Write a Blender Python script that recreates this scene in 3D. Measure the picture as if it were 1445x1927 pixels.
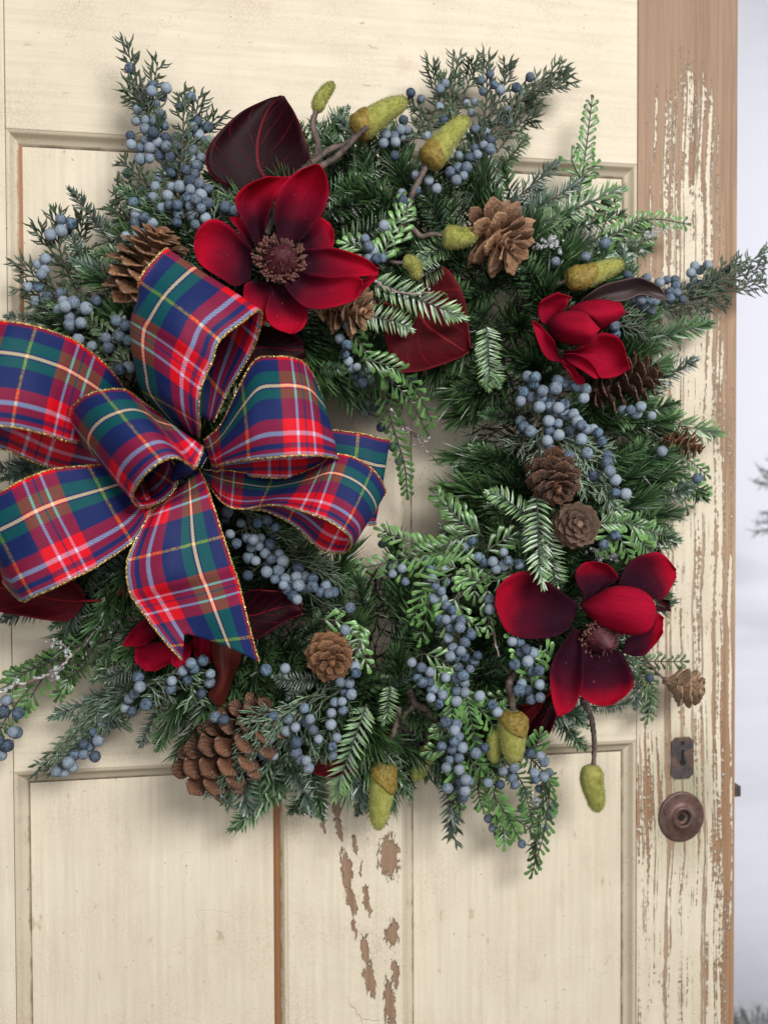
import bpy, math, random
import numpy as np
from mathutils import Vector, Matrix
random.seed(7)
rng = np.random.default_rng(7)
scene = bpy.context.scene
for o in list(bpy.data.objects):
    bpy.data.objects.remove(o)
COL = scene.collection

# ------------------------------------------------------------------ camera
PW, PH, FPX, CAMD = 1445.0, 1927.0, 1800.0, 1.10
YAW, PIT, ROL = math.radians(9.826), math.radians(1.2885), math.radians(-0.2357)
Fv = np.array([math.sin(YAW)*math.cos(PIT), math.cos(YAW)*math.cos(PIT), -math.sin(PIT)])
R0 = np.array([math.cos(YAW), -math.sin(YAW), 0.0])
U0 = np.cross(R0, Fv)
Rv = R0*math.cos(ROL) + U0*math.sin(ROL)
Uv = -R0*math.sin(ROL) + U0*math.cos(ROL)
CAM = -Fv*CAMD
cd = bpy.data.cameras.new('camera')
cam = bpy.data.objects.new('camera', cd)
COL.objects.link(cam)
cam.matrix_world = Matrix(((Rv[0], Uv[0], -Fv[0], CAM[0]), (Rv[1], Uv[1], -Fv[1], CAM[1]), (Rv[2], Uv[2], -Fv[2], CAM[2]), (0, 0, 0, 1)))
cd.sensor_fit = 'HORIZONTAL'
cd.sensor_width = 36.0
cd.lens = 36.0*FPX/PW
cd.clip_start = 0.05
cd.clip_end = 50
cd.dof.use_dof = True
cd.dof.focus_distance = 0.97
cd.dof.aperture_fstop = 5.6
scene.camera = cam

# ------------------------------------------------------------------ light: an indoor shop, a ceiling light above and in front, two added fills
w = bpy.data.worlds.new('World')
scene.world = w
w.use_nodes = True
bg = w.node_tree.nodes['Background']
bg.inputs[0].default_value = (1.0, 0.98, 0.96, 1)
bg.inputs[1].default_value = 0.085

def area(name, loc, target, sx, sy, power, col=(1, 0.985, 0.96)):
    l = bpy.data.lights.new(name, 'AREA')
    l.shape = 'RECTANGLE'
    l.size, l.size_y = sx, sy
    l.energy = power
    l.color = col
    o = bpy.data.objects.new(name, l)
    COL.objects.link(o)
    o.location = loc
    d = Vector(target) - Vector(loc)
    o.rotation_euler = d.to_track_quat('-Z', 'Y').to_euler()
    return o
area('ceiling_light', (1.05, -3.35, 1.62), (0.0, 0.0, -0.4), 2.0, 1.1, 164)
area('front_fill', (-0.9, -2.9, -0.15), (0, 0, -0.3), 1.3, 2.0, 34)  # invented source: low front fill that evens the brightness down the door
area('backdrop_fill', (2.7, -0.3, -0.1), (1.2, 1.35, -0.25), 0.8, 2.4, 24, (0.94, 0.96, 1.0))  # side lamp added only to brighten the backdrop evenly
scene.view_settings.view_transform = 'Standard'
scene.view_settings.look = 'None'
scene.view_settings.exposure = 0.0
scene.view_settings.gamma = 1.0
scene.cycles.max_bounces = 6
scene.cycles.diffuse_bounces = 3
scene.cycles.glossy_bounces = 3
scene.cycles.transmission_bounces = 4

# ------------------------------------------------------------------ helpers
def at(px, py, d=0.0):
    """photo position and height in front of the door (cm) -> a point of the place (m)"""
    r = Fv + Rv*((px - PW/2)/FPX) + Uv*((PH/2 - py)/FPX)
    t = (-d/100.0 - CAM[1])/r[1]
    return CAM + r*t

def RD(px, py):
    """height of the wreath's greenery above the door, cm"""
    r = math.hypot(px - 700, py - 880)
    t = (r - 415)/262.0
    return 2.5 + 9.5*math.sqrt(max(0.0, 1 - t*t))

def zc(ox, oy, size, full=1445.0):
    s = size/full
    return lambda x, y: (ox + x*s, oy + y*s)

def norm(v):
    v = np.asarray(v, float)
    n = np.linalg.norm(v)
    return v/n if n > 1e-9 else np.array([0., 0., 1.])

WLOC = {}
def wl(o):
    return WLOC.get(o.name, np.zeros(3)) if o else np.zeros(3)

def thing(name, label, cat, loc, group=None):
    o = bpy.data.objects.new(name, None)
    COL.objects.link(o)
    o.empty_display_size = 0.02
    o.location = loc
    WLOC[o.name] = np.asarray(loc, float)
    o['label'] = label
    o['category'] = cat
    if group:
        o['group'] = group
    return o

class G:
    def __init__(s):
        s.v, s.f, s.uv, s.m = [], [], [], []
    def add(s, vs, fs, uvs=None, mi=0):
        b = len(s.v)
        s.v.extend([tuple(p) for p in vs])
        s.uv.extend(uvs if uvs is not None else [(0.5, 0.5)]*len(vs))
        for f in fs:
            s.f.append(tuple(b + i for i in f))
            s.m.append(mi)
    def mesh(s, name, mats, smooth=True, off=None):
        v = np.array(s.v, float).reshape(-1, 3)
        if off is not None:
            v = v - off
        me = bpy.data.meshes.new(name)
        me.from_pydata([tuple(p) for p in v], [], s.f)
        for m in (mats if isinstance(mats, (list, tuple)) else [mats]):
            me.materials.append(m)
        uvl = me.uv_layers.new(name='UVMap')
        li = np.empty(len(me.loops), np.int32)
        me.loops.foreach_get('vertex_index', li)
        uvl.data.foreach_set('uv', np.array(s.uv, np.float32)[li].ravel())
        if smooth:
            me.polygons.foreach_set('use_smooth', np.ones(len(me.polygons), bool))
        if any(s.m):
            me.polygons.foreach_set('material_index', np.array(s.m, np.int32))
        me.update()
        return me
    def build(s, name, mats, parent=None, smooth=True, stuff=False, origin=None):
        pl = wl(parent)
        og = np.asarray(origin, float) if origin is not None else pl
        me = s.mesh(name, mats, smooth, og)
        o = bpy.data.objects.new(name, me)
        COL.objects.link(o)
        if parent:
            o.parent = parent
        o.location = og - pl
        WLOC[o.name] = og
        if stuff:
            o['kind'] = 'stuff'
        return o

def inst(name, me, M, parent=None, stuff=False):
    """a mesh placed by matrix M (of the place) under parent"""
    o = bpy.data.objects.new(name, me)
    COL.objects.link(o)
    if parent:
        o.parent = parent
        M = Matrix.Translation(Vector(-wl(parent))) @ M
    o.matrix_basis = M
    if stuff:
        o['kind'] = 'stuff'
    return o

def frame_m(p, ydir, zdir, sx, sy=None, sz=None):
    y = norm(ydir)
    z = np.asarray(zdir, float)
    z = norm(z - y*np.dot(z, y))
    x = np.cross(y, z)
    sy = sx if sy is None else sy
    sz = sx if sz is None else sz
    return Matrix(((x[0]*sx, y[0]*sy, z[0]*sz, p[0]), (x[1]*sx, y[1]*sy, z[1]*sz, p[1]), (x[2]*sx, y[2]*sy, z[2]*sz, p[2]), (0, 0, 0, 1)))

def crv(P, n):
    """Catmull-Rom through points"""
    P = np.asarray(P, float)
    if len(P) == 2:
        t = np.linspace(0, 1, n)[:, None]
        return P[0]*(1 - t) + P[1]*t
    Q = np.vstack([2*P[0] - P[1], P, 2*P[-1] - P[-2]])
    out = []
    k = len(P) - 1
    for u in np.linspace(0, k, n):
        i = min(int(u), k - 1)
        t = u - i
        a, b, c, d = Q[i], Q[i+1], Q[i+2], Q[i+3]
        out.append(0.5*((2*b) + (-a + c)*t + (2*a - 5*b + 4*c - d)*t*t + (-a + 3*b - 3*c + d)*t**3))
    return np.array(out)

def tube(g, P, rad, ns=6, uvx=0.5, cap=True, wob=0.0, mi=0):
    P = np.asarray(P, float)
    n = len(P)
    rad = np.full(n, rad) if np.isscalar(rad) else np.asarray(rad, float)
    T = np.gradient(P, axis=0)
    vs, fs, uv = [], [], []
    ref = np.array([0.13, -0.98, 0.21])
    for i in range(n):
        t = norm(T[i])
        a = norm(np.cross(t, ref))
        if np.linalg.norm(np.cross(t, ref)) < 1e-3:
            a = norm(np.cross(t, (1, 0, 0)))
        b = np.cross(t, a)
        for k in range(ns):
            an = 2*math.pi*k/ns
            r = rad[i]*(1 + (random.uniform(-wob, wob) if wob else 0))
            vs.append(P[i] + (a*math.cos(an) + b*math.sin(an))*r)
            uv.append((uvx, i/(n - 1)))
    for i in range(n - 1):
        for k in range(ns):
            fs.append((i*ns + k, i*ns + (k+1) % ns, (i+1)*ns + (k+1) % ns, (i+1)*ns + k))
    if cap:
        fs.append(tuple(range(ns - 1, -1, -1)))
        fs.append(tuple((n-1)*ns + k for k in range(ns)))
    g.add(vs, fs, uv, mi)

def box(g, a, b, mi=0):
    x0, y0, z0 = a
    x1, y1, z1 = b
    g.add([(x0, y0, z0), (x1, y0, z0), (x1, y1, z0), (x0, y1, z0), (x0, y0, z1), (x1, y0, z1), (x1, y1, z1), (x0, y1, z1)],
          [(0, 3, 2, 1), (4, 5, 6, 7), (0, 1, 5, 4), (1, 2, 6, 5), (2, 3, 7, 6), (3, 0, 4, 7)], None, mi)

def bevel(o, wdt, seg=2):
    m = o.modifiers.new('bevel', 'BEVEL')
    m.width = wdt
    m.segments = seg
    m.limit_method = 'ANGLE'

def solidify(o, th):
    m = o.modifiers.new('solid', 'SOLIDIFY')
    m.thickness = th
    m.offset = 0

# ------------------------------------------------------------------ materials
class NT:
    def __init__(s, name):
        s.mat = bpy.data.materials.new(name)
        s.mat.use_nodes = True
        s.t = s.mat.node_tree
        s.b = s.t.nodes['Principled BSDF']
    def n(s, typ, **kw):
        nd = s.t.nodes.new(typ)
        for k, v in kw.items():
            setattr(nd, k, v)
        return nd
    def put(s, sock, v):
        if v is None:
            return
        if isinstance(v, bpy.types.NodeSocket):
            s.t.links.new(v, sock)
        else:
            if isinstance(v, (tuple, list)) and len(v) == 3 and sock.type == 'RGBA':
                v = (*v, 1)
            sock.default_value = v
    def math(s, op, a, b=None, c=None, clamp=False):
        nd = s.n('ShaderNodeMath', operation=op)
        nd.use_clamp = clamp
        s.put(nd.inputs[0], a)
        s.put(nd.inputs[1], b)
        s.put(nd.inputs[2], c)
        return nd.outputs[0]
    def mix(s, f, a, b, mode='MIX'):
        nd = s.n('ShaderNodeMix', data_type='RGBA', blend_type=mode)
        s.put(nd.inputs[0], f)
        s.put(nd.inputs[6], a)
        s.put(nd.inputs[7], b)
        return nd.outputs[2]
    def noise(s, vec, scale, detail=3, rough=0.55, dist=0.0):
        nd = s.n('ShaderNodeTexNoise')
        s.put(nd.inputs['Vector'], vec)
        nd.inputs['Scale'].default_value = scale
        nd.inputs['Detail'].default_value = detail
        nd.inputs['Roughness'].default_value = rough
        nd.inputs['Distortion'].default_value = dist
        return nd.outputs['Fac']
    def ramp(s, f, pts, interp='LINEAR'):
        nd = s.n('ShaderNodeValToRGB')
        cr = nd.color_ramp
        cr.interpolation = interp
        while len(cr.elements) < len(pts):
            cr.elements.new(0.5)
        for e, (p, c) in zip(cr.elements, pts):
            e.position = p
            if not isinstance(c, (tuple, list)):
                c = (c, c, c)
            e.color = (*c, 1)
        s.put(nd.inputs[0], f)
        return nd.outputs[0]
    def mapr(s, v, a, b, c=0.0, d=1.0):
        nd = s.n('ShaderNodeMapRange')
        s.put(nd.inputs[0], v)
        for i, x in enumerate((a, b, c, d)):
            nd.inputs[1 + i].default_value = x
        return nd.outputs[0]
    def obj(s):
        return s.n('ShaderNodeTexCoord').outputs['Object']
    def gen(s):
        return s.n('ShaderNodeTexCoord').outputs['Generated']
    def uv(s):
        sp = s.n('ShaderNodeSeparateXYZ')
        s.t.links.new(s.n('ShaderNodeTexCoord').outputs['UV'], sp.inputs[0])
        return sp.outputs[0], sp.outputs[1]
    def rnd(s):
        return s.n('ShaderNodeObjectInfo').outputs['Random']
    def mapping(s, vec, loc=(0, 0, 0), scale=(1, 1, 1)):
        nd = s.n('ShaderNodeMapping')
        s.put(nd.inputs[0], vec)
        nd.inputs['Location'].default_value = loc
        nd.inputs['Scale'].default_value = scale
        return nd.outputs[0]
    def sep(s, vec):
        sp = s.n('ShaderNodeSeparateXYZ')
        s.put(sp.inputs[0], vec)
        return sp.outputs
    def bump(s, h, strength, dist=0.001):
        nd = s.n('ShaderNodeBump')
        nd.inputs['Strength'].default_value = strength
        nd.inputs['Distance'].default_value = dist
        s.put(nd.inputs['Height'], h)
        s.t.links.new(nd.outputs[0], s.b.inputs['Normal'])
    def out(s, col=None, rough=None, metal=None, spec=None, **kw):
        s.put(s.b.inputs['Base Color'], col)
        s.put(s.b.inputs['Roughness'], rough)
        s.put(s.b.inputs['Metallic'], metal)
        s.put(s.b.inputs['Specular IOR Level'], spec)
        for k, v in kw.items():
            s.put(s.b.inputs[k.replace('_', ' ')], v)
        return s.mat

def srgb(r, g, b):
    f = lambda c: (c/255/12.92) if c/255 <= 0.04045 else ((c/255 + 0.055)/1.055)**2.4
    return (f(r), f(g), f(b))

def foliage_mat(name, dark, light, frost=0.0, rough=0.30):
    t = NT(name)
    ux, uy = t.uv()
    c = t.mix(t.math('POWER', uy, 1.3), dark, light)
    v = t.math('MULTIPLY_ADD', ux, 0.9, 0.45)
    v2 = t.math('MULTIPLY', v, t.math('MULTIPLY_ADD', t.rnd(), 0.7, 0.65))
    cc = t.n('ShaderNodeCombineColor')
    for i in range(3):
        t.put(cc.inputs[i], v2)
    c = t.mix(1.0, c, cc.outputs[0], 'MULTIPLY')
    if frost:
        n = t.noise(t.obj(), 330, 3)
        c = t.mix(t.math('MULTIPLY', t.mapr(n, 0.5, 0.66), frost), c, (0.62, 0.68, 0.68))
    return t.out(c, rough, spec=0.62)

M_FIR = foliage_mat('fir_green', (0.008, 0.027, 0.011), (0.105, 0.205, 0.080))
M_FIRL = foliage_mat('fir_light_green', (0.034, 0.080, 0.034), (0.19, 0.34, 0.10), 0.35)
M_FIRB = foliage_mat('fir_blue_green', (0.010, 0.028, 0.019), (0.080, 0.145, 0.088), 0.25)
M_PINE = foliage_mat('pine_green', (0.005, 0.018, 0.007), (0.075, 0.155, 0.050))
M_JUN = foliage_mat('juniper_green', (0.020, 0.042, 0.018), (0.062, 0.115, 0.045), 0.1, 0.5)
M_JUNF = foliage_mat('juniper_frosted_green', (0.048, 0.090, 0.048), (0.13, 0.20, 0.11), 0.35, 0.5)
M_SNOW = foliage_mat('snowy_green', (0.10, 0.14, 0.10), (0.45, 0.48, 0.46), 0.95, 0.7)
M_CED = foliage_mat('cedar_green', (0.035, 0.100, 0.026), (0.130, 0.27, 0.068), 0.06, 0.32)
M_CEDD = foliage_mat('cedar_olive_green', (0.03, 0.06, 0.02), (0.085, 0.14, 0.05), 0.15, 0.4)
M_DARK = foliage_mat('gap_shade_needle_green', (0.003, 0.008, 0.004), (0.009, 0.022, 0.010))  # darkened so the gaps between sprigs read as deep shade

def m_stem(name, a, b, sc=120, frost=0.0):
    t = NT(name)
    o = t.obj()
    n = t.noise(t.mapping(o, scale=(1, 1, 0.5)), sc, 4)
    c = t.mix(t.mapr(n, 0.35, 0.65), a, b)
    if frost:
        c = t.mix(t.math('MULTIPLY', t.mapr(t.noise(o, 160, 2), 0.5, 0.6), frost), c, (0.7, 0.7, 0.72))
    t.bump(n, 0.7, 0.0012)
    return t.out(c, 0.7)
M_TWIG = m_stem('grey_brown_twig', (0.035, 0.024, 0.019), (0.15, 0.108, 0.09))
M_STEM = m_stem('green_brown_stem', (0.025, 0.03, 0.015), (0.07, 0.07, 0.04))
M_WTWIG = m_stem('frosted_twig_bark', (0.12, 0.08, 0.065), (0.30, 0.24, 0.21), 120, 0.6)

def m_berry():
    t = NT('dusty_blue_berry')
    o = t.obj()
    r = t.rnd()
    base = t.mix(r, (0.030, 0.052, 0.086), (0.100, 0.168, 0.245))
    base = t.mix(t.mapr(t.noise(o, 1.6, 2), 0.4, 0.62), base, (0.020, 0.028, 0.055))
    sp = t.noise(o, 7.5, 3, 0.75)
    amt = t.math('MULTIPLY_ADD', t.math('FRACT', t.math('MULTIPLY', r, 7.31)), 0.24, 0.38)
    m = t.math('MULTIPLY', t.math('SUBTRACT', sp, t.math('SUBTRACT', 0.95, amt)), 7.0, clamp=True)
    c = t.mix(t.math('MULTIPLY', m, 0.66), base, (0.42, 0.49, 0.57))
    t.bump(sp, 0.25, 0.03)
    return t.out(c, 0.62, spec=0.3)
M_BERRY = m_berry()

def m_velvet(name, tip, mid, base, a=0.30, b=0.84):
    t = NT(name)
    ux, uy = t.uv()
    o = t.obj()
    # deep heart, red rim: distance from the petal's base, its edges turn red sooner
    e = t.math('ABSOLUTE', t.math('SUBTRACT', ux, 0.5))
    g = t.math('ADD', uy, t.math('MULTIPLY', t.math('POWER', t.math('MULTIPLY', e, 2.0), 3.0), 0.07))
    g = t.math('ADD', g, t.math('MULTIPLY', t.math('SUBTRACT', t.noise(o, 28, 3), 0.5), 0.35))
    c = t.ramp(t.mapr(g, a, b), [(0, base), (0.45, mid), (1, tip)])
    st = t.n('ShaderNodeCombineXYZ')
    t.put(st.inputs[0], t.math('MULTIPLY', ux, 42))
    t.put(st.inputs[1], t.math('MULTIPLY', uy, 3))
    vn = t.noise(st.outputs[0], 1.0, 4)
    c = t.mix(t.mapr(vn, 0.3, 0.7, 0.0, 0.42), c, (0.02, 0.002, 0.008))
    lint = t.noise(o, 420, 1)
    c = t.mix(t.mapr(lint, 0.775, 0.80, 0, 0.3), c, (0.45, 0.3, 0.3))
    t.bump(t.math('ADD', vn, t.noise(o, 300, 2)), 0.22, 0.0012)
    return t.out(c, 0.82, spec=0.08, Sheen_Weight=0.03, Sheen_Roughness=0.4, Sheen_Tint=(0.8, 0.15, 0.25))
M_VEL = m_velvet('red_velvet_petal', srgb(160, 5, 34), srgb(72, 7, 28), srgb(38, 9, 23))
M_VELC = m_velvet('crimson_velvet_petal', srgb(174, 6, 38), srgb(112, 6, 32), srgb(40, 8, 22), 0.18, 0.74)
M_VELR = m_velvet('bright_red_petal', srgb(164, 9, 42), srgb(146, 7, 38), srgb(70, 4, 22), 0.0, 0.75)

def m_leaf(name, top, vein, rough, spec, vs=1.0):
    t = NT(name)
    ux, uy = t.uv()
    o = t.obj()
    e = t.math('ABSOLUTE', t.math('SUBTRACT', ux, 0.5))
    # side veins leave the midrib at an angle and bend towards the tip
    wob = t.math('MULTIPLY', t.math('SUBTRACT', t.noise(o, 22, 3), 0.5), 0.16)
    ph = t.math('ADD', t.math('SUBTRACT', uy, t.math('MULTIPLY', t.math('POWER', e, 0.8), 0.75)), wob)
    fr = t.math('ABSOLUTE', t.math('SUBTRACT', t.math('FRACT', t.math('MULTIPLY', ph, 6.0)), 0.5))
    side = t.mapr(fr, 0.0, 0.055, 1.0, 0.0)
    mid = t.mapr(t.math('ADD', e, t.math('MULTIPLY', wob, 0.05)), 0.004, 0.02, 1.0, 0.0)
    vor = t.n('ShaderNodeTexVoronoi', feature='DISTANCE_TO_EDGE')
    t.put(vor.inputs['Vector'], o)
    vor.inputs['Scale'].default_value = 190
    fine = t.mapr(vor.outputs['Distance'], 0.0, 0.08, 0.16, 0.0)
    side = t.math('MULTIPLY', side, t.mapr(t.noise(o, 40, 2), 0.35, 0.62, 0.0, 0.65))
    v = t.math('MULTIPLY', t.math('MAXIMUM', t.math('MAXIMUM', side, mid), t.math('MULTIPLY', fine, 0.5)), vs)
    rimr = t.mapr(e, 0.485, 0.5, 0.0, 0.6)
    base = t.mix(t.mapr(t.noise(o, 30, 4), 0.3, 0.7), top, tuple(c*1.6 for c in top))
    c = t.mix(t.math('MAXIMUM', v, rimr), base, vein)
    t.bump(t.math('MULTIPLY', v, -1.0), 0.3, 0.0012)
    return t.out(c, rough, spec=spec)
M_LEAFD = m_leaf('dark_burgundy_leaf', (0.0075, 0.0012, 0.0026), (0.17, 0.006, 0.014), 0.45, 0.06, 0.8)
M_LEAFR = m_leaf('red_veined_leaf', (0.040, 0.002, 0.004), (0.26, 0.016, 0.020), 0.6, 0.06, 0.8)
M_LEAFB = m_leaf('brown_grey_leaf', (0.050, 0.034, 0.034), (0.10, 0.055, 0.055), 0.5, 0.3, 0.4)
M_LEAFS = m_leaf('russet_leaf', (0.050, 0.008, 0.006), (0.15, 0.028, 0.02), 0.5, 0.15, 0.6)

def m_cone(name, a, b, tipc, frost=0.0):
    t = NT(name)
    ux, uy = t.uv()
    o = t.obj()
    n = t.noise(t.mapping(o, scale=(3.0, 1, 1)), 3.0, 5, 0.65)
    c = t.mix(t.mapr(n, 0.3, 0.7), a, b)
    c = t.mix(t.mapr(uy, 0.72, 1.0, 0, 0.75), c, tipc)
    r = t.math('MULTIPLY_ADD', t.rnd(), 0.6, 0.7)
    cc = t.n('ShaderNodeCombineColor')
    for i in range(3):
        t.put(cc.inputs[i], r)
    c = t.mix(1.0, c, cc.outputs[0], 'MULTIPLY')
    if frost:
        c = t.mix(t.math('MULTIPLY', t.mapr(t.noise(o, 5, 4, 0.7), 0.56, 0.64), t.math('MULTIPLY', t.mapr(uy, 0.55, 1.0), frost)), c, (0.6, 0.58, 0.56))
    t.bump(n, 0.6, 0.1)
    return t.out(c, 0.48, spec=0.4)
M_CONE = m_cone('brown_cone_scale', (0.12, 0.052, 0.024), (0.26, 0.125, 0.062), (0.36, 0.19, 0.10))
M_CONEF = m_cone('frosted_cone_scale', (0.15, 0.062, 0.028), (0.33, 0.16, 0.078), (0.42, 0.22, 0.12), 0.8)
M_CONED = m_cone('dark_cone_scale', (0.050, 0.022, 0.014), (0.13, 0.058, 0.033), (0.20, 0.095, 0.055), 0.5)
M_CONET = m_cone('taupe_cone_scale', (0.10, 0.058, 0.040), (0.20, 0.125, 0.09), (0.24, 0.155, 0.11))
M_CONEP = m_cone('pale_cone_scale', (0.22, 0.108, 0.055), (0.42, 0.225, 0.125), (0.50, 0.29, 0.17))
M_CONEL = m_cone('palest_cone_scale', (0.34, 0.20, 0.115), (0.55, 0.36, 0.23), (0.60, 0.42, 0.29))
M_CONEB = m_cone('big_cone_scale', (0.075, 0.030, 0.017), (0.16, 0.068, 0.038), (0.27, 0.135, 0.08), 0.5)

def m_bud():
    t = NT('olive_fuzz')
    ux, uy = t.uv()
    n = t.noise(t.obj(), 160, 3)
    c = t.mix(uy, (0.15, 0.145, 0.018), (0.32, 0.325, 0.07))
    c = t.mix(t.mapr(n, 0.35, 0.7), c, (0.38, 0.38, 0.11))
    c = t.mix(t.math('MULTIPLY', ux, 0.4), c, (0.22, 0.22, 0.06))
    return t.out(c, 0.85, spec=0.1, Sheen_Weight=0.2)
M_BUD = m_bud()
def m_husk():
    t = NT('golden_husk')
    n = t.noise(t.mapping(t.obj(), scale=(1, 1, 1)), 260, 4, 0.7)
    c = t.mix(t.mapr(n, 0.3, 0.7), (0.10, 0.065, 0.008), (0.36, 0.26, 0.055))
    t.bump(n, 0.9, 0.0015)
    return t.out(c, 0.6, 0.15, spec=0.4)
M_HUSK = m_husk()
def m_stamen():
    t = NT('dusky_stamen')
    ux, uy = t.uv()
    c = t.mix(uy, (0.035, 0.006, 0.010), (0.20, 0.085, 0.065))
    c = t.mix(t.math('MULTIPLY', ux, 0.5), c, (0.05, 0.01, 0.014))
    return t.out(c, 0.75)
M_STAM = m_stamen()
def m_core():
    t = NT('dark_red_carpel')
    n = t.noise(t.obj(), 180, 3)
    c = t.mix(t.mapr(n, 0.35, 0.65), (0.030, 0.004, 0.008), (0.11, 0.016, 0.024))
    return t.out(c, 0.6)
M_CORE = m_core()

def m_ribbon():
    t = NT('tartan_ribbon')
    ux, uy = t.uv()
    navy, red, lav, green, cream, gold = [tuple(c/255 for c in q) for q in ((29, 42, 90), (212, 16, 32), (200, 204, 230), (6, 112, 74), (232, 208, 150), (190, 150, 70))]
    warp = t.ramp(ux, [(0, red), (0.032, navy), (0.16, green), (0.28, navy), (0.296, cream), (0.327, navy), (0.342, green), (0.44, navy), (0.64, red), (0.755, lav), (0.80, red), (0.87, navy), (0.92, red), (0.96, lav)], 'CONSTANT')
    wv = t.math('FRACT', t.math('ADD', uy, 10.0))
    weft = t.ramp(wv, [(0, gold), (0.014, navy), (0.305, red), (0.440, lav), (0.463, red), (0.520, navy), (0.538, red), (0.600, lav), (0.623, red), (0.735, navy), (0.986, gold)], 'CONSTANT')
    # twill: fine diagonal lines where warp and weft threads show in turn
    tw = t.math('SINE', t.math('ADD', t.math('MULTIPLY', ux, 230), t.math('MULTIPLY', uy, 230)))
    f0 = t.math('MULTIPLY_ADD', tw, 0.16, 0.5)
    iscream = t.math('MULTIPLY', t.math('GREATER_THAN', ux, 0.296), t.math('LESS_THAN', ux, 0.327))
    f1 = t.math('SUBTRACT', f0, t.math('MULTIPLY', iscream, 0.20))
    isgold = t.math('MAXIMUM', t.math('LESS_THAN', wv, 0.014), t.math('GREATER_THAN', wv, 0.986))
    cb = t.n('ShaderNodeCombineXYZ')
    t.put(cb.inputs[0], t.math('MULTIPLY', ux, 60))
    t.put(cb.inputs[1], t.math('MULTIPLY', uy, 90))
    gl = t.noise(cb.outputs[0], 1.0, 2)
    f2 = t.math('ADD', f1, t.math('MULTIPLY', isgold, t.mapr(gl, 0.42, 0.58, -0.42, 0.30)))
    c = t.mix(f2, warp, weft)
    gm = t.n('ShaderNodeGamma')      # threads mix as the eye mixes them
    t.put(gm.inputs[0], c)
    gm.inputs[1].default_value = 2.2
    c = gm.outputs[0]
    cn = t.n('ShaderNodeCombineXYZ')
    t.put(cn.inputs[0], t.math('MULTIPLY', ux, 7))
    t.put(cn.inputs[1], t.math('MULTIPLY', uy, 160))
    slub = t.noise(cn.outputs[0], 1.0, 2)
    c = t.mix(t.mapr(slub, 0.3, 0.7, 0, 0.22), c, (0.02, 0.02, 0.04))
    wr = t.noise(t.obj(), 45, 3, 0.5)
    h = t.math('ADD', t.math('MULTIPLY', tw, 0.18), t.math('ADD', t.math('MULTIPLY', slub, 0.3), t.math('MULTIPLY', wr, 2.2)))
    t.bump(h, 0.5, 0.0011)
    return t.out(c, 0.55, t.math('MULTIPLY', isgold, t.mapr(gl, 0.45, 0.6, 0, 0.5)), spec=0.15)
M_RIB = m_ribbon()
def m_gold():
    t = NT('gold_thread')
    n = t.noise(t.obj(), 520, 2)
    c = t.mix(t.mapr(n, 0.4, 0.6), (0.20, 0.10, 0.02), (0.86, 0.64, 0.25))
    t.bump(n, 1.0, 0.002)
    return t.out(c, 0.33, 0.75)
M_GOLD = m_gold()
def m_ice():
    t = NT('clear_ice_bead')
    return t.out((0.86, 0.9, 0.92), 0.12, spec=0.5, Transmission_Weight=0.75)
M_ICE = m_ice()

# ------------------------------------------------------------------ the door
CREAM, CREAM2, WOOD = (0.715, 0.638, 0.505), (0.57, 0.475, 0.33), (0.34, 0.185, 0.095)
XR = float(at(1385, 963)[0])
XS = float(at(1198, 963)[0])
XL = float((at(8, 240)[0] + at(28, 1500)[0])/2)
XM0 = float(at(541, 1700)[0])
XM1 = float(at(757.5, 1700)[0])
ZU = float((at(14, 240)[2] + at(1196, 309)[2])/2)     # underside of the rail above the upper panels
ZLT = float(at(700, 1078)[2])                          # lock rail, top
ZLB = float((at(28, 1453)[2] + at(1196, 1396)[2])/2)   # lock rail, underside
ZT = float(at(1290, 0)[2])
ZB = float(at(1290, 1927)[2])
DTOP, DBOT = 0.86, -1.16
XLL = XL - 0.128
REC = 0.011                                            # panels lie this far behind the frame
DLOC = np.array([(XLL + XR)/2, 0.02, DBOT])
door = thing('old_door', 'old cream painted panelled door with worn bare wood along its right stile', 'door', DLOC)

def dobj(t):
    """position on the door in the place's own metres"""
    return t.mapping(t.obj(), loc=tuple(DLOC))

def wood_nodes(t, P, dirx=False):
    sc = (3.5, 1, 130) if dirx else (130, 1, 3.5)
    g1 = t.noise(t.mapping(P, scale=sc), 1.6, 6, 0.68, 0.5)
    g2 = t.noise(t.mapping(P, scale=tuple(s*0.28 for s in sc)), 1.0, 3)
    c = t.mix(t.mapr(g1, 0.37, 0.63), (0.215, 0.128, 0.078), (0.44, 0.295, 0.19))
    c = t.mix(t.mapr(g2, 0.35, 0.7, 0, 0.5), c, (0.52, 0.37, 0.25))
    return c, g1

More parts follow.
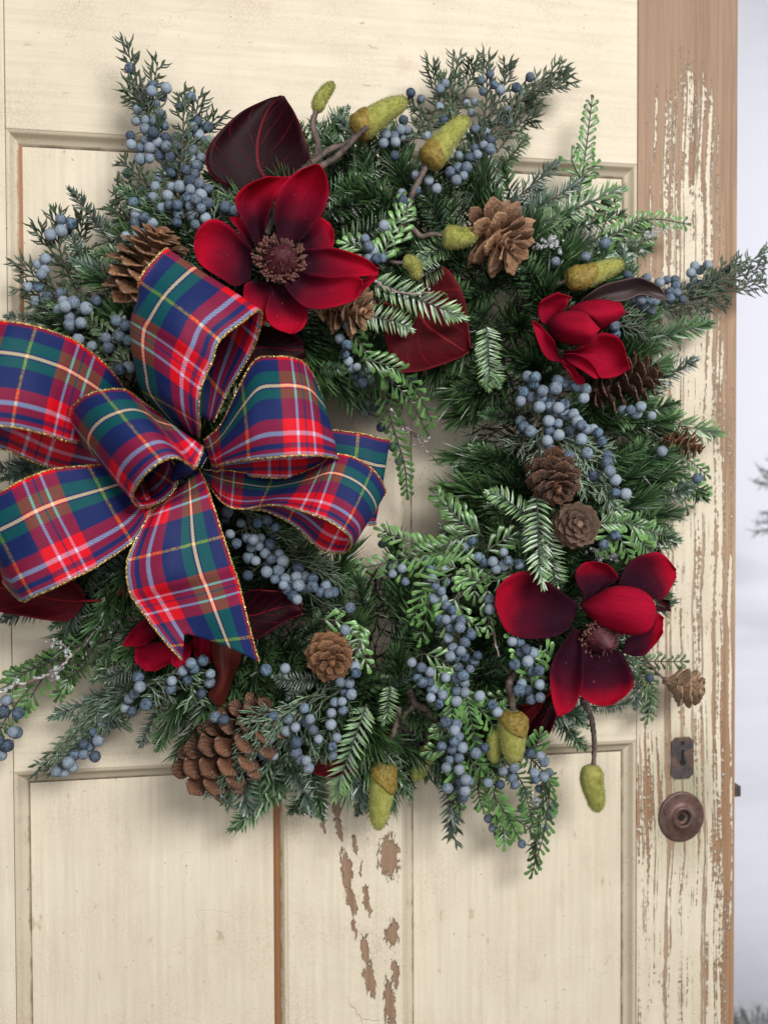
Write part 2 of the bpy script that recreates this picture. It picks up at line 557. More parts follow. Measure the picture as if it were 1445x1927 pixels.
def paint_nodes(t, P, vertical=True, grime=1.0):
    big = t.noise(P, 5.5, 4, 0.6)
    c = t.mix(t.mapr(big, 0.3, 0.7), CREAM, (0.645, 0.567, 0.44))
    sc = (150, 1, 7) if vertical else (7, 1, 150)
    br = t.noise(t.mapping(P, scale=sc), 1.0, 3)
    c = t.mix(t.mapr(br, 0.35, 0.75, 0, 0.5), c, (0.50, 0.43, 0.33))
    # dirt specks, small chips and hairline cracks
    sp = t.noise(P, 210, 2, 0.5)
    c = t.mix(t.mapr(sp, 0.715, 0.76, 0, 0.75*grime), c, (0.13, 0.085, 0.05))
    sp2 = t.noise(t.mapping(P, scale=(1, 1, 0.4) if vertical else (0.4, 1, 1)), 75, 3, 0.6)
    c = t.mix(t.mapr(sp2, 0.67, 0.74, 0, 0.6*grime), c, (0.28, 0.18, 0.10))
    pink = t.noise(P, 17, 4, 0.7)
    c = t.mix(t.mapr(pink, 0.60, 0.72, 0, 0.45*grime), c, (0.55, 0.41, 0.34))
    vo = t.n('ShaderNodeTexVoronoi', feature='DISTANCE_TO_EDGE')
    jit = t.n('ShaderNodeVectorMath', operation='ADD')
    nz = t.n('ShaderNodeTexNoise')
    t.put(nz.inputs['Vector'], P)
    nz.inputs['Scale'].default_value = 14
    nz.inputs['Detail'].default_value = 4
    scn = t.n('ShaderNodeVectorMath', operation='SCALE')
    t.put(scn.inputs[0], nz.outputs['Color'])
    scn.inputs['Scale'].default_value = 0.10
    t.put(jit.inputs[0], P)
    t.put(jit.inputs[1], scn.outputs[0])
    t.put(vo.inputs['Vector'], t.mapping(jit.outputs[0], scale=(1, 1, 1)))
    vo.inputs['Scale'].default_value = 9
    crack = t.math('MULTIPLY', t.mapr(vo.outputs['Distance'], 0.0, 0.010, 1, 0), t.mapr(t.noise(P, 7, 2), 0.52, 0.62))
    c = t.mix(t.math('MULTIPLY', crack, 0.10*grime), c, (0.25, 0.18, 0.11))
    cv = t.n('ShaderNodeTexVoronoi', feature='DISTANCE_TO_EDGE')
    t.put(cv.inputs['Vector'], t.mapping(P, scale=(420, 1, 420)))
    cv.inputs['Scale'].default_value = 0.55
    weave = t.mapr(cv.outputs['Distance'], 0, 0.12, 1, 0)
    c = t.mix(t.math('MULTIPLY', weave, t.mapr(t.noise(P, 11, 3), 0.40, 0.65, 0.0, 0.34*grime)), c, (0.36, 0.27, 0.18))
    h = t.math('ADD', t.math('MULTIPLY', br, 0.5), t.math('ADD', t.math('MULTIPLY', sp, 0.25), t.math('MULTIPLY', t.noise(P, 40, 4), 0.9)))
    h = t.math('SUBTRACT', h, t.math('MULTIPLY', crack, 0.5))
    return c, h

def m_paint(name, vertical=True, grime=1.0, tint=None, quirk=None):
    t = NT(name)
    P = dobj(t)
    c, h = paint_nodes(t, P, vertical, grime)
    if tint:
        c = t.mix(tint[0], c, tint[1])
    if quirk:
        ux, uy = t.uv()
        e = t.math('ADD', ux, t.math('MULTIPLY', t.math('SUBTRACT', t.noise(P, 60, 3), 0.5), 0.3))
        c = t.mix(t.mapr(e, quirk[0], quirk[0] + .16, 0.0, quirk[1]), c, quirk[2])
    t.bump(h, 0.35, 0.0014)
    return t.out(c, 0.55, spec=0.35)
M_PV = m_paint('cream_paint_upright')
M_PH = m_paint('cream_paint_level', False)
M_PP = m_paint('cream_paint_panel', True, 0.7)
M_MO = m_paint('grimy_cream_moulding', True, 1.4, (0.40, (0.36, 0.29, 0.20)), (.80, .8, (0.10, 0.065, 0.04)))
M_MOW = m_paint('moulding_worn_to_wood', True, 1.4, (0.3, (0.36, 0.29, 0.20)), (.58, .9, (0.30, 0.14, 0.06)))
M_MOH = m_paint('grimy_shaded_moulding_level', False, 1.4, (0.62, (0.27, 0.215, 0.14)), (.80, .85, (0.08, 0.055, 0.035)))  # level strips: dirt, plus underside shade mixed into the colour
M_GROOVE = m_paint('groove_worn_to_wood', True, 1.4, (0.25, (0.36, 0.29, 0.20)), (.34, .95, (0.27, 0.115, 0.045)))

def m_peel_stile():
    t = NT('peeling_stile_paint')
    P = dobj(t)
    x, y, z = t.sep(P)
    s = t.mapr(x, XS, XR)
    q = t.mapr(z, ZT, ZB)
    cw, gw = wood_nodes(t, P)
    cp, hp = paint_nodes(t, P, True, 1.0)
    # the grain wanders, paint stays on the soft bands between grain lines
    wan = t.n('ShaderNodeCombineXYZ')
    wob = t.math('MULTIPLY', t.math('SUBTRACT', t.noise(t.mapping(P, scale=(0.8, 1, 1)), 3.2, 2), 0.5), 0.022)
    t.put(wan.inputs[0], t.math('ADD', x, wob))
    t.put(wan.inputs[2], z)
    W = wan.outputs[0]
    n1 = t.noise(t.mapping(W, scale=(135, 1, 1.9)), 1.0, 4, 0.6)
    n2 = t.noise(t.mapping(W, scale=(300, 1, 6)), 1.0, 3, 0.55)
    n3 = t.noise(t.mapping(P, scale=(1, 1, 0.5)), 26, 4, 0.65)
    n4 = t.noise(t.mapping(P, scale=(1, 1, 0.8)), 220, 3, 0.6)
    f = t.math('ADD', t.math('ADD', t.math('MULTIPLY', n1, 0.36), t.math('MULTIPLY', n2, 0.25)), t.math('ADD', t.math('MULTIPLY', n3, 0.21), t.math('MULTIPLY', n4, 0.18)))
    # how much is worn off: nearly all near the top, less from the middle down
    cov = t.ramp(q, [(0.0, 0.38), (0.05, 0.42), (0.09, 0.480), (0.16, 0.508), (0.24, 0.518), (0.36, 0.532), (0.60, 0.550), (0.78, 0.548), (1.0, 0.556)])
    edge = t.math('MULTIPLY', t.mapr(s, 0.72, 1.0), t.ramp(q, [(0, 0.18), (0.28, 0.20), (0.36, 0.12), (0.55, 0.10), (0.68, 0.13), (1, 0.14)]))
    left = t.math('MULTIPLY', t.mapr(s, 0.38, 0.02), t.ramp(q, [(0, 0.10), (0.24, 0.12), (0.34, 0.03), (0.7, 0.02), (0.78, 0.06), (0.86, 0.0), (1, 0.02)]))
    rimw = t.math('MULTIPLY', t.mapr(s, 0.975, 1.0), 0.2)
    lim = t.math('SUBTRACT', t.math('SUBTRACT', t.math('SUBTRACT', cov, edge), left), rimw)
    m = t.math('MULTIPLY', t.math('SUBTRACT', f, lim), 42, clamp=True)     # 1 = bare wood
    # thin lines where the paint has left the raised grain, all the way down
    n5 = t.noise(t.mapping(W, scale=(150, 1, 1.1)), 1.0, 3, 0.6)
    n6 = t.noise(t.mapping(P, scale=(60, 1, 16)), 1.0, 4, 0.7)
    ln = t.math('MULTIPLY', t.math('SUBTRACT', t.math('ADD', n5, t.math('MULTIPLY', t.math('SUBTRACT', n6, 0.5), 0.45)), 0.61), 22, clamp=True)
    m = t.math('MAXIMUM', m, t.math('MULTIPLY', ln, 0.85))
    # the right edge strip that lost its paint, a long streak
    cw = t.mix(t.mapr(q, 0.0, 0.40, 0.65, 0.15), cw, (0.255, 0.165, 0.115))
    cw = t.mix(t.mapr(q, 0.55, 0.75, 0.0, 0.5), cw, (0.26, 0.12, 0.05))
    # grime round the knob and the keyhole
    kx = at(1283, 1500)
    dx = t.math('MULTIPLY', t.math('SUBTRACT', x, float(kx[0])), 1.9)
    dz = t.math('SUBTRACT', z, float(kx[2]))
    d = t.math('SQRT', t.math('ADD', t.math('MULTIPLY', dx, dx), t.math('MULTIPLY', dz, dz)))
    d = t.math('ADD', d, t.math('MULTIPLY', t.math('SUBTRACT', n3, 0.5), 0.06))
    st = t.math('MULTIPLY', t.mapr(d, 0.035, 0.105, 1.0, 0.0), t.mapr(n2, 0.3, 0.6, 0.5, 1.0))
    cp = t.mix(t.math('MULTIPLY', st, 0.85), cp, (0.25, 0.235, 0.145))
    c = t.mix(m, cp, cw)
    h = t.math('ADD', t.math('MULTIPLY', t.math('SUBTRACT', 1.0, m), 1.3), t.math('ADD', t.math('MULTIPLY', hp, 0.45), t.math('MULTIPLY', gw, 0.35)))
    t.bump(h, 0.9, 0.0018)
    return t.out(c, t.math('MULTIPLY_ADD', m, 0.2, 0.52), spec=0.35)
M_PS = m_peel_stile()

def m_peel_mullion():
    t = NT('chipped_mullion_paint')
    P = dobj(t)
    x, y, z = t.sep(P)
    cw, gw = wood_nodes(t, P)
    cw = t.mix(0.45, cw, (0.16, 0.085, 0.05))
    cp, hp = paint_nodes(t, P, True, 1.2)
    n = t.noise(t.mapping(P, scale=(2.2, 1, 0.7)), 110, 6, 0.7)
    n2 = t.noise(t.mapping(P, scale=(150, 1, 6)), 1.0, 3)
    wob = t.math('MULTIPLY', t.math('SUBTRACT', n, 0.52), 2.9)
    warp = t.math('MULTIPLY', t.math('SUBTRACT', t.noise(t.mapping(P, scale=(0.6, 1, 1)), 38, 4, 0.65), 0.5), 0.020)
    x = t.math('ADD', x, warp)
    best = None
    for (px, py, rx, ry, lean) in [(733, 1612, 21, 46, .05), (640, 1560, 5, 26, .15), (610, 1552, 4, 20, .1), (652, 1640, 9, 42, .13), (661, 1695, 9, 30, .1), (690, 1695, 7, 28, .12), (668, 1590, 4, 20, .1),
                                   (688, 1790, 9, 32, .12), (697, 1845, 11, 36, .1), (738, 1757, 14, 26, -.1), (745, 1835, 8, 30, .1), (733, 1890, 12, 50, .05), (676, 1635, 3, 16, .1), (667, 1745, 4, 20, .1), (632, 1520, 9, 30, .05)]:
        p = at(px, py)
        sx, sz = rx/1636.0, ry/1636.0
        dz = t.math('SUBTRACT', z, float(p[2]))
        dx = t.math('ADD', t.math('SUBTRACT', x, float(p[0])), t.math('MULTIPLY', dz, lean))
        a = t.math('DIVIDE', dx, sx)
        b = t.math('DIVIDE', dz, sz)
        e = t.math('SUBTRACT', 1.0, t.math('SQRT', t.math('ADD', t.math('MULTIPLY', a, a), t.math('MULTIPLY', b, b))))
        best = e if best is None else t.math('MAXIMUM', best, e)
    f = t.math('ADD', best, wob)
    m = t.math('MULTIPLY', f, 9, clamp=True)
    fl = t.math('MULTIPLY', t.math('SUBTRACT', n2, 0.735), 40, clamp=True)
    m = t.math('MAXIMUM', m, t.math('MULTIPLY', fl, 0.7))
    c = t.mix(m, cp, cw)
    h = t.math('ADD', t.math('MULTIPLY', t.math('SUBTRACT', 1.0, m), 1.2), t.math('MULTIPLY', hp, 0.5))
    t.bump(h, 1.0, 0.0025)
    return t.out(c, 0.55, spec=0.35)
M_PM = m_peel_mullion()

def member(name, x0, x1, z0, z1, mat, bw=0.0012, y1=0.04):
    g = G()
    box(g, (x0, 0, z0), (x1, y1, z1))
    o = g.build(name, mat, door, smooth=False)
    bevel(o, bw)
    return o
S = 0.0005
member('stile', XS + S, XR, DBOT, DTOP, M_PS)['label'] = 'right stile with peeling paint and bare wood streaks'
member('stile', XLL, XL - S, DBOT, DTOP, M_PV)
member('rail', XL, XS, ZU, ZU + 0.30, M_PH)
member('rail', XL, XS, ZLB, ZLT, M_PH)
member('rail', XL, XS, DBOT, DBOT + 0.22, M_PH)
member('rail', XL, XS, DTOP - 0.14, DTOP, M_PH)
member('mullion', XM0, XM1, ZLT + S, ZU - S, M_PV)
member('mullion', XM0, XM1, DBOT + 0.22, ZLB - S, M_PM)['label'] = 'lower mullion with brown chips in the paint'
member('panel', XL, XS, ZU + 0.30, DTOP - 0.14, M_PP)
for (xa, xb) in ((XL, XM0), (XM1, XS)):
    for (za, zb) in ((ZLT, ZU), (DBOT + 0.22, ZLB)):
        g = G()
        box(g, (xa, REC, za), (xb, REC + 0.012, zb))
        g.build('panel', M_PP, door, smooth=False)
        # sticking round the panel: four mitred strips, a bead, a cove and a quirk
        prof = [(0.0, 0.0012), (0.0022, 0.0006), (0.0040, 0.0028), (0.0058, 0.0062), (0.0092, 0.0084), (0.0116, 0.0086), (0.0128, 0.0098), (0.0136, REC - 0.0004), (0.0150, REC - 0.0003), (0.0153, REC + 0.0005)]
        corners = [(xa, za, 1, 1), (xb, za, -1, 1), (xb, zb, -1, -1), (xa, zb, 1, -1)]
        for k in range(4):
            c0, c1 = corners[k], corners[(k+1) % 4]
            g = G()
            vs = []
            for c in (c0, c1):
                for (u, y) in prof:
                    vs.append((c[0] + c[2]*u, y, c[1] + c[3]*u))
            n = len(prof)
            g.add(vs, [(i, i+1, n+i+1, n+i) for i in range(n - 1)], [(u/0.0153, 0.5) for (u, y) in prof]*2)
            bare = (k == 1 and xb == XM0 and zb == ZLB) or (k == 3 and xa == XL and zb == ZU)
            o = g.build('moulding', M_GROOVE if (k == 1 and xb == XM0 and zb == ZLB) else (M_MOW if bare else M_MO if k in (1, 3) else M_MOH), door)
            if k == 1 and xb == XM0 and zb == ZLB:
                o['label'] = 'moulding worn to bare orange brown wood'
# hairline joint between lock rail and stiles is the 1 mm gap; an added unseen board behind it blocks light leaks
g = G()
box(g, (XLL + .002, 0.0405, DBOT + .002), (XR - .002, 0.044, DTOP - .002))
g.build('leak_block_board', M_PV, door, smooth=False)

def m_metal(name, a, b, c3):
    t = NT(name)
    o = t.obj()
    n = t.noise(o, 120, 5, 0.65)
    n2 = t.noise(o, 45, 3)
    c = t.mix(t.mapr(n, 0.35, 0.65), a, b)
    c = t.mix(t.mapr(n2, 0.5, 0.68, 0, 0.8), c, c3)
    t.bump(n, 0.35, 0.001)
    return t.out(c, t.math('MULTIPLY_ADD', n, 0.4, 0.30), 0.45)
M_KEY = m_metal('rusted_keyhole_plate', (0.06, 0.055, 0.063), (0.11, 0.085, 0.08), (0.24, 0.13, 0.075))
M_KNOB = m_metal('worn_bronze_rosette', (0.085, 0.045, 0.036), (0.155, 0.085, 0.068), (0.12, 0.085, 0.08))
t = NT('keyhole_dark')
M_HOLE = t.out((0.006, 0.005, 0.005), 0.9)

# keyhole plate with clipped corners
kp = at(1282.5, 1426)
pxm = 1/1560.0
plate = G()
out_ = []
hw, hh, ck = 21.5*pxm, 39*pxm, 6*pxm
for sx, sz in ((1, 1), (1, -1), (-1, -1), (-1, 1)):
    a = (sx*hw, sz*(hh - ck*1.2))
    b = (sx*(hw - ck*0.35), sz*(hh - ck*1.0))
    c = (sx*(hw - ck), sz*(hh - ck*.35))
    d = (sx*(hw - ck*1.3), sz*hh)
    out_ += [a, b, c, d] if (sx, sz) in ((1, 1), (-1, -1)) else [d, c, b, a]
out_ = sorted(out_, key=lambda p: math.atan2(p[1], p[0]))
n = len(out_)
vs = [(kp[0] + x, -0.0022, kp[2] + z) for x, z in out_] + [(kp[0] + x, 0.0004, kp[2] + z) for x, z in out_]
plate.add(vs, [tuple(range(n))] + [(i, (i+1) % n, n + (i+1) % n, n + i) for i in range(n)])
o = plate.build('keyhole_plate', M_KEY, door, smooth=False)
bevel(o, 0.0007)
kpo = o
g = G()
def disc(g, cx, cz, r, y, ns=20, sq=1.0):
    g.add([(cx + r*math.cos(2*math.pi*i/ns), y, cz + r*sq*math.sin(2*math.pi*i/ns)) for i in range(ns)], [tuple(range(ns))])
disc(g, kp[0] + .5*pxm, kp[2] - 8*pxm, 6.2*pxm, -0.0030)
box(g, (kp[0] - 2.2*pxm, -0.00305, kp[2] - 6*pxm), (kp[0] + 2.8*pxm, -0.0010, kp[2] + 16*pxm))
disc(g, kp[0], kp[2] + 29*pxm, 3.6*pxm, -0.0030)
g.build('keyhole', M_HOLE, kpo, smooth=False)
# rosette: a turned disc with a raised collar and an empty spindle hole
rc = at(1281, 1537)
prof = [(46.5, 0.0), (46.5, -1.6), (45.5, -2.6), (43.5, -3.2), (40, -3.0), (30, -4.2), (22, -5.0), (20.5, -6.6), (19.0, -7.4), (16.5, -7.6), (14.5, -7.0), (13.6, -5.0), (13.0, -2.0), (11.0, -1.2), (0.01, -1.0)]
g = G()
ns = 48
vs, fs = [], []
for (r, y) in prof:
    for k in range(ns):
        a = 2*math.pi*k/ns
        vs.append((rc[0] + r*pxm*math.cos(a), y/1000.0, rc[2] + r*pxm*1.04*math.sin(a)))
for i in range(len(prof) - 1):
    for k in range(ns):
        fs.append((i*ns + k, (i+1)*ns + k, (i+1)*ns + (k+1) % ns, i*ns + (k+1) % ns))
g.add(vs, fs)
ros = g.build('knob_rosette', M_KNOB, door)
g = G()
for k, r in enumerate((7.4,)):
    g.add([(rc[0] + r*pxm*sx, -0.0035 if k == 0 else 0, rc[2] + r*pxm*sz) for sx, sz in ((0, 1), (1, 0), (0, -1), (-1, 0))], [(0, 1, 2, 3)])
g.build('spindle_hole', M_HOLE, ros, smooth=False)
for (dx, dz) in ((-32, 12), (34, -8)):
    g = G()
    disc(g, rc[0] + dx*pxm, rc[2] + dz*pxm, 4.2*pxm, -0.0052, 16)
    g.build('screw', M_KEY, ros, smooth=False)
# latch bolt in the door's edge
lb = at(1385, 1495)
g = G()
box(g, (XR - 0.004, 0.009, lb[2] - 0.0068), (XR + 0.0135, 0.024, lb[2] + 0.0068))
o = g.build('latch_bolt', M_KEY, door, smooth=False)
bevel(o, 0.0008)

# ------------------------------------------------------------------ behind the door: a hanging photo backdrop, printed with a soft winter scene
t = NT('printed_snow_backdrop')
o_ = t.obj()
x, y, z = t.sep(o_)
n = t.noise(t.mapping(o_, scale=(0.9, 1, 5.0)), 1.6, 4, 0.5, 0.4)
n2 = t.noise(t.mapping(o_, scale=(1.0, 1, 1.6)), 3.0, 4, 0.6)
# the print: pale sky above, a bank of blurred grey shapes, snow below
band = t.ramp(t.mapr(z, 0.0, 3.6), [(0.0, 0.0), (0.20, 0.0), (0.30, 0.35), (0.36, 0.15), (0.42, 0.7), (0.47, 0.6), (0.51, 0.0), (1, 0.0)])
c = t.mix(t.math('MULTIPLY', band, t.mapr(n, 0.34, 0.62, 0, 0.55)), (0.80, 0.81, 0.90), (0.40, 0.40, 0.45))
cr = t.noise(t.mapping(o_, scale=(1, 1, 2.2)), 2.2, 3)
t.bump(cr, 0.4, 0.02)
M_BACK = t.out(c, 0.8)
BL = np.array([1.1, 1.35, -1.9])
g = G()
nx, nz = 40, 4
vs, fs, = [], []
for j in range(nz + 1):
    for i in range(nx + 1):
        xx = -1.2 + 4.4*i/nx
        vs.append((xx, 1.35 + 0.006*math.sin(i*1.3) + 0.004*math.sin(i*2.9 + j), -1.9 + 3.6*j/nz))
for j in range(nz):
    for i in range(nx):
        a = j*(nx + 1) + i
        fs.append((a, a + 1, a + nx + 2, a + nx + 1))
g.add(vs, fs)
bk = g.build('photo_backdrop', M_BACK, None, origin=BL)
solidify(bk, 0.002)
bk['label'] = 'pale blurred winter print backdrop hanging behind the door'
bk['category'] = 'backdrop'

# ------------------------------------------------------------------ greenery builders
VIEW = np.array([0.0, -1.0, 0.0])

def needle(g, p, d, nrm, L, wd, rid, curve=0.12, t0=0.0):
    d = norm(d)
    s = norm(np.cross(d, nrm))
    n = np.cross(s, d)
    m = p + d*(L*0.5) + n*(L*curve*0.35)
    e = p + d*L - n*(L*curve*0.6)
    g.add([p - s*wd*0.32, p + s*wd*0.32, m - s*wd*0.5, m + n*(-wd*0.22), m + s*wd*0.5, e],
          [(0, 1, 4, 3), (0, 3, 2), (2, 3, 5), (3, 4, 5)], [(rid, t0), (rid, t0), (rid, .6), (rid, .45), (rid, .6), (rid, 1.0)])

def fir_mesh(seed, mat, n=22, L=1.0, nl=0.165, wd=0.027, bend=0.10, ranks=(-1, 1, 0.35, -0.35), upskip=.45):
    """a flat fir sprig one unit long, stem along +Y, face towards +Z"""
    r = random.Random(seed)
    g, gs = G(), G()
    side = r.uniform(-1, 1)*bend
    P = crv([(0, 0, 0), (side*0.3, 0.33, 0.03), (side*0.6, 0.68, 0.02), (side*0.2, 1.0 - nl*0.7, -0.05)], 14)
    tube(gs, P, np.linspace(0.012, 0.005, 14), 5, 0.4)
    for i in range(n):
        f = (i + 0.5)/n
        k = f*13
        j = min(int(k), 12)
        p = P[j]*(1 - (k - j)) + P[j+1]*(k - j)
        tdir = norm(P[j+1] - P[j])
        lat = norm(np.cross(tdir, (0, 0, 1)))
        up = np.cross(lat, tdir)
        prof = (0.55 + 0.6*math.sin(math.pi*min(1, f*0.75 + 0.2)))*(1 - 0.45*max(0, f - 0.75)/0.25)
        for q in ranks:
            if abs(q) < 1 and r.random() < upskip:
                continue
            fwd = 0.45 + 0.65*f*f + r.uniform(-.12, .12)
            az = q*(1.0 if abs(q) == 1 else 1.0)
            el = r.uniform(-0.05, 0.30) if abs(q) == 1 else r.uniform(0.55, 0.95)
            d = lat*az*(1 if abs(q) == 1 else 1.0) + tdir*fwd + up*el
            needle(g, p + r.uniform(-.4, .4)*tdir/n, d, up + lat*r.uniform(-.3, .3), nl*prof*r.uniform(.85, 1.12), wd*r.uniform(.85, 1.15), r.random(), r.uniform(-.05, .28))
    for k in range(5):
        a = k*1.257
        d = norm(P[-1] - P[-2])*1.0 + np.array([math.cos(a), 0, math.sin(a)])*0.35
        needle(g, P[-1], d, (0, 0, 1), nl*0.62, wd, r.random(), 0)
    return gs.mesh('fir_stem', M_STEM), g.mesh('fir_needles', mat)

def pine_mesh(seed, mat, n=115, nl=0.46, wd=0.028):
    """a bottle-brush pine tip one unit long"""
    r = random.Random(seed)
    g, gs = G(), G()
    P = crv([(0, 0, 0), (r.uniform(-.04, .04), .4, .02), (r.uniform(-.05, .05), 0.78, 0)], 8)
    tube(gs, P, np.linspace(0.018, 0.008, 8), 5, 0.4)
    for i in range(n):
        f = (i + .5)/n
        k = f*7
        j = min(int(k), 6)
        p = P[j]*(1 - (k - j)) + P[j+1]*(k - j)
        a = i*2.39996 + r.uniform(-.3, .3)
        spread = 1.0 - 0.62*f
        d = np.array([math.cos(a)*spread, 0.50 + 0.75*f + r.uniform(-.15, .15), math.sin(a)*spread])
        needle(g, p, d, (r.uniform(-1, 1), r.uniform(-1, 1), r.uniform(-1, 1)), nl*r.uniform(.7, 1.08), wd*r.uniform(.8, 1.2), r.random(), r.uniform(-.04, .10))
    return gs.mesh('pine_stem', M_STEM), g.mesh('pine_needles', mat)

FIR_D = [fir_mesh(10 + i, M_FIR, 23) for i in range(6)]
FIR_B = [fir_mesh(30 + i, M_FIRB, 22, wd=0.026) for i in range(4)]
FIR_L = [fir_mesh(50 + i, M_FIRL, 21, nl=0.19, wd=0.031, upskip=.82) for i in range(4)]
FIR_W = [fir_mesh(70 + i, M_FIR, 20, nl=0.20, wd=0.031, upskip=.7) for i in range(3)]
PINE_M = [pine_mesh(90 + i, M_PINE) for i in range(6)]
PINE_L = [pine_mesh(110 + i, M_FIR, 95, 0.42, 0.030) for i in range(4)]

# ------------------------------------------------------------------ the wreath's own greenery
WC = at(700, 880, 6.0)
wreath = thing('wreath', 'round evergreen wreath of dark fir and pine tips hanging on the cream door', 'wreath', WC)
PXM = FPX/(CAMD - 0.06)
RMAJ = 415/PXM

def sprig(name, pair, base, tip, face, width=1.0):
    L = np.linalg.norm(np.asarray(tip) - np.asarray(base))
    M = frame_m(base, np.asarray(tip) - np.asarray(base), face, L*width, L, L*width)
    o = inst(name, pair[0], M, wreath)
    c = inst('needles', pair[1], Matrix.Identity(4), None, True)
    c.parent = o
    return o

# frame of wire the sprigs are tied to
g = G()
for rr, dy in ((RMAJ - 0.03, 0.0), (RMAJ + 0.03, 0.0)):
    P = [WC + np.array([rr*math.cos(a), 0.025 + dy, rr*math.sin(a)]) for a in np.linspace(0, 2*math.pi, 73)]
    tube(g, P, 0.0016, 6, cap=False)
g.build('wire_ring', M_TWIG, wreath)

def ringp(th, rad, y):
    return WC + np.array([math.cos(th)*rad, y, math.sin(th)*rad])

def tubep(th, ph, a, b):
    """point on the wreath's tube: ph = 0 outward, 90 towards the viewer, 180 to the hole"""
    ca = math.cos(ph)
    return ringp(th, RMAJ + a*ca*(1.30 if ca < 0 else 1.0), -b*math.sin(ph))

def greens(n, name, pool, Lr, ph_rng, ra, rb, seed, lean=0.5, gapf=None):
    r = random.Random(seed)
    for i in range(n):
        th = 2*math.pi*(i + r.uniform(0, .9))/n*1.0
        ph = math.radians(r.uniform(*ph_rng))
        base = tubep(th, ph + r.uniform(-.3, .3), 0.05*r.uniform(.7, 1.2), 0.020)
        a, b = ra*r.uniform(.88, 1.06), rb*r.uniform(.85, 1.05)
        tip = tubep(th + r.uniform(-.10, .20) * lean*1.3 + 0.07*lean, ph, a, b)
        v = tip - base
        L = r.uniform(*Lr)
        v = norm(v)*min(L, max(np.linalg.norm(v), 0.045))
        base = tip - norm(v)*L if np.linalg.norm(v) > 0 else base
        face = np.array([math.cos(th)*math.cos(ph)*0.3, -1.0, math.sin(th)*math.cos(ph)*0.3]) + np.array([r.uniform(-.6, .6), 0, r.uniform(-.6, .6)])
        sprig(name, pool[r.randrange(len(pool))], base, tip, face, r.uniform(.9, 1.15))

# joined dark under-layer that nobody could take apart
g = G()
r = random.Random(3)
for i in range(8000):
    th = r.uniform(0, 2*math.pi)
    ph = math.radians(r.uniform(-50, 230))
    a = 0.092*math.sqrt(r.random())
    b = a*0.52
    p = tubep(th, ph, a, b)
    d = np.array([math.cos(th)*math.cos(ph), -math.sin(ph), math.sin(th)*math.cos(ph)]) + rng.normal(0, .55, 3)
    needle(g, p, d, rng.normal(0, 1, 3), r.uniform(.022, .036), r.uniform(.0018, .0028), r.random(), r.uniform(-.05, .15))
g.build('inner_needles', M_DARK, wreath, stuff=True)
greens(170, 'pine_tip', PINE_M, (.065, .09), (20, 175), .128, .060, 11)
greens(125, 'pine_tip', PINE_L, (.065, .09), (-15, 120), .138, .058, 12)
greens(126, 'fir_sprig', FIR_D, (.085, .125), (-25, 100), .150, .060, 13, 1.0)
greens(60, 'fir_sprig', FIR_D, (.07, .09), (80, 195), .118, .058, 14, 1.0)
greens(36, 'fir_sprig', FIR_B, (.085, .12), (-30, 80), .158, .058, 15, 1.0)

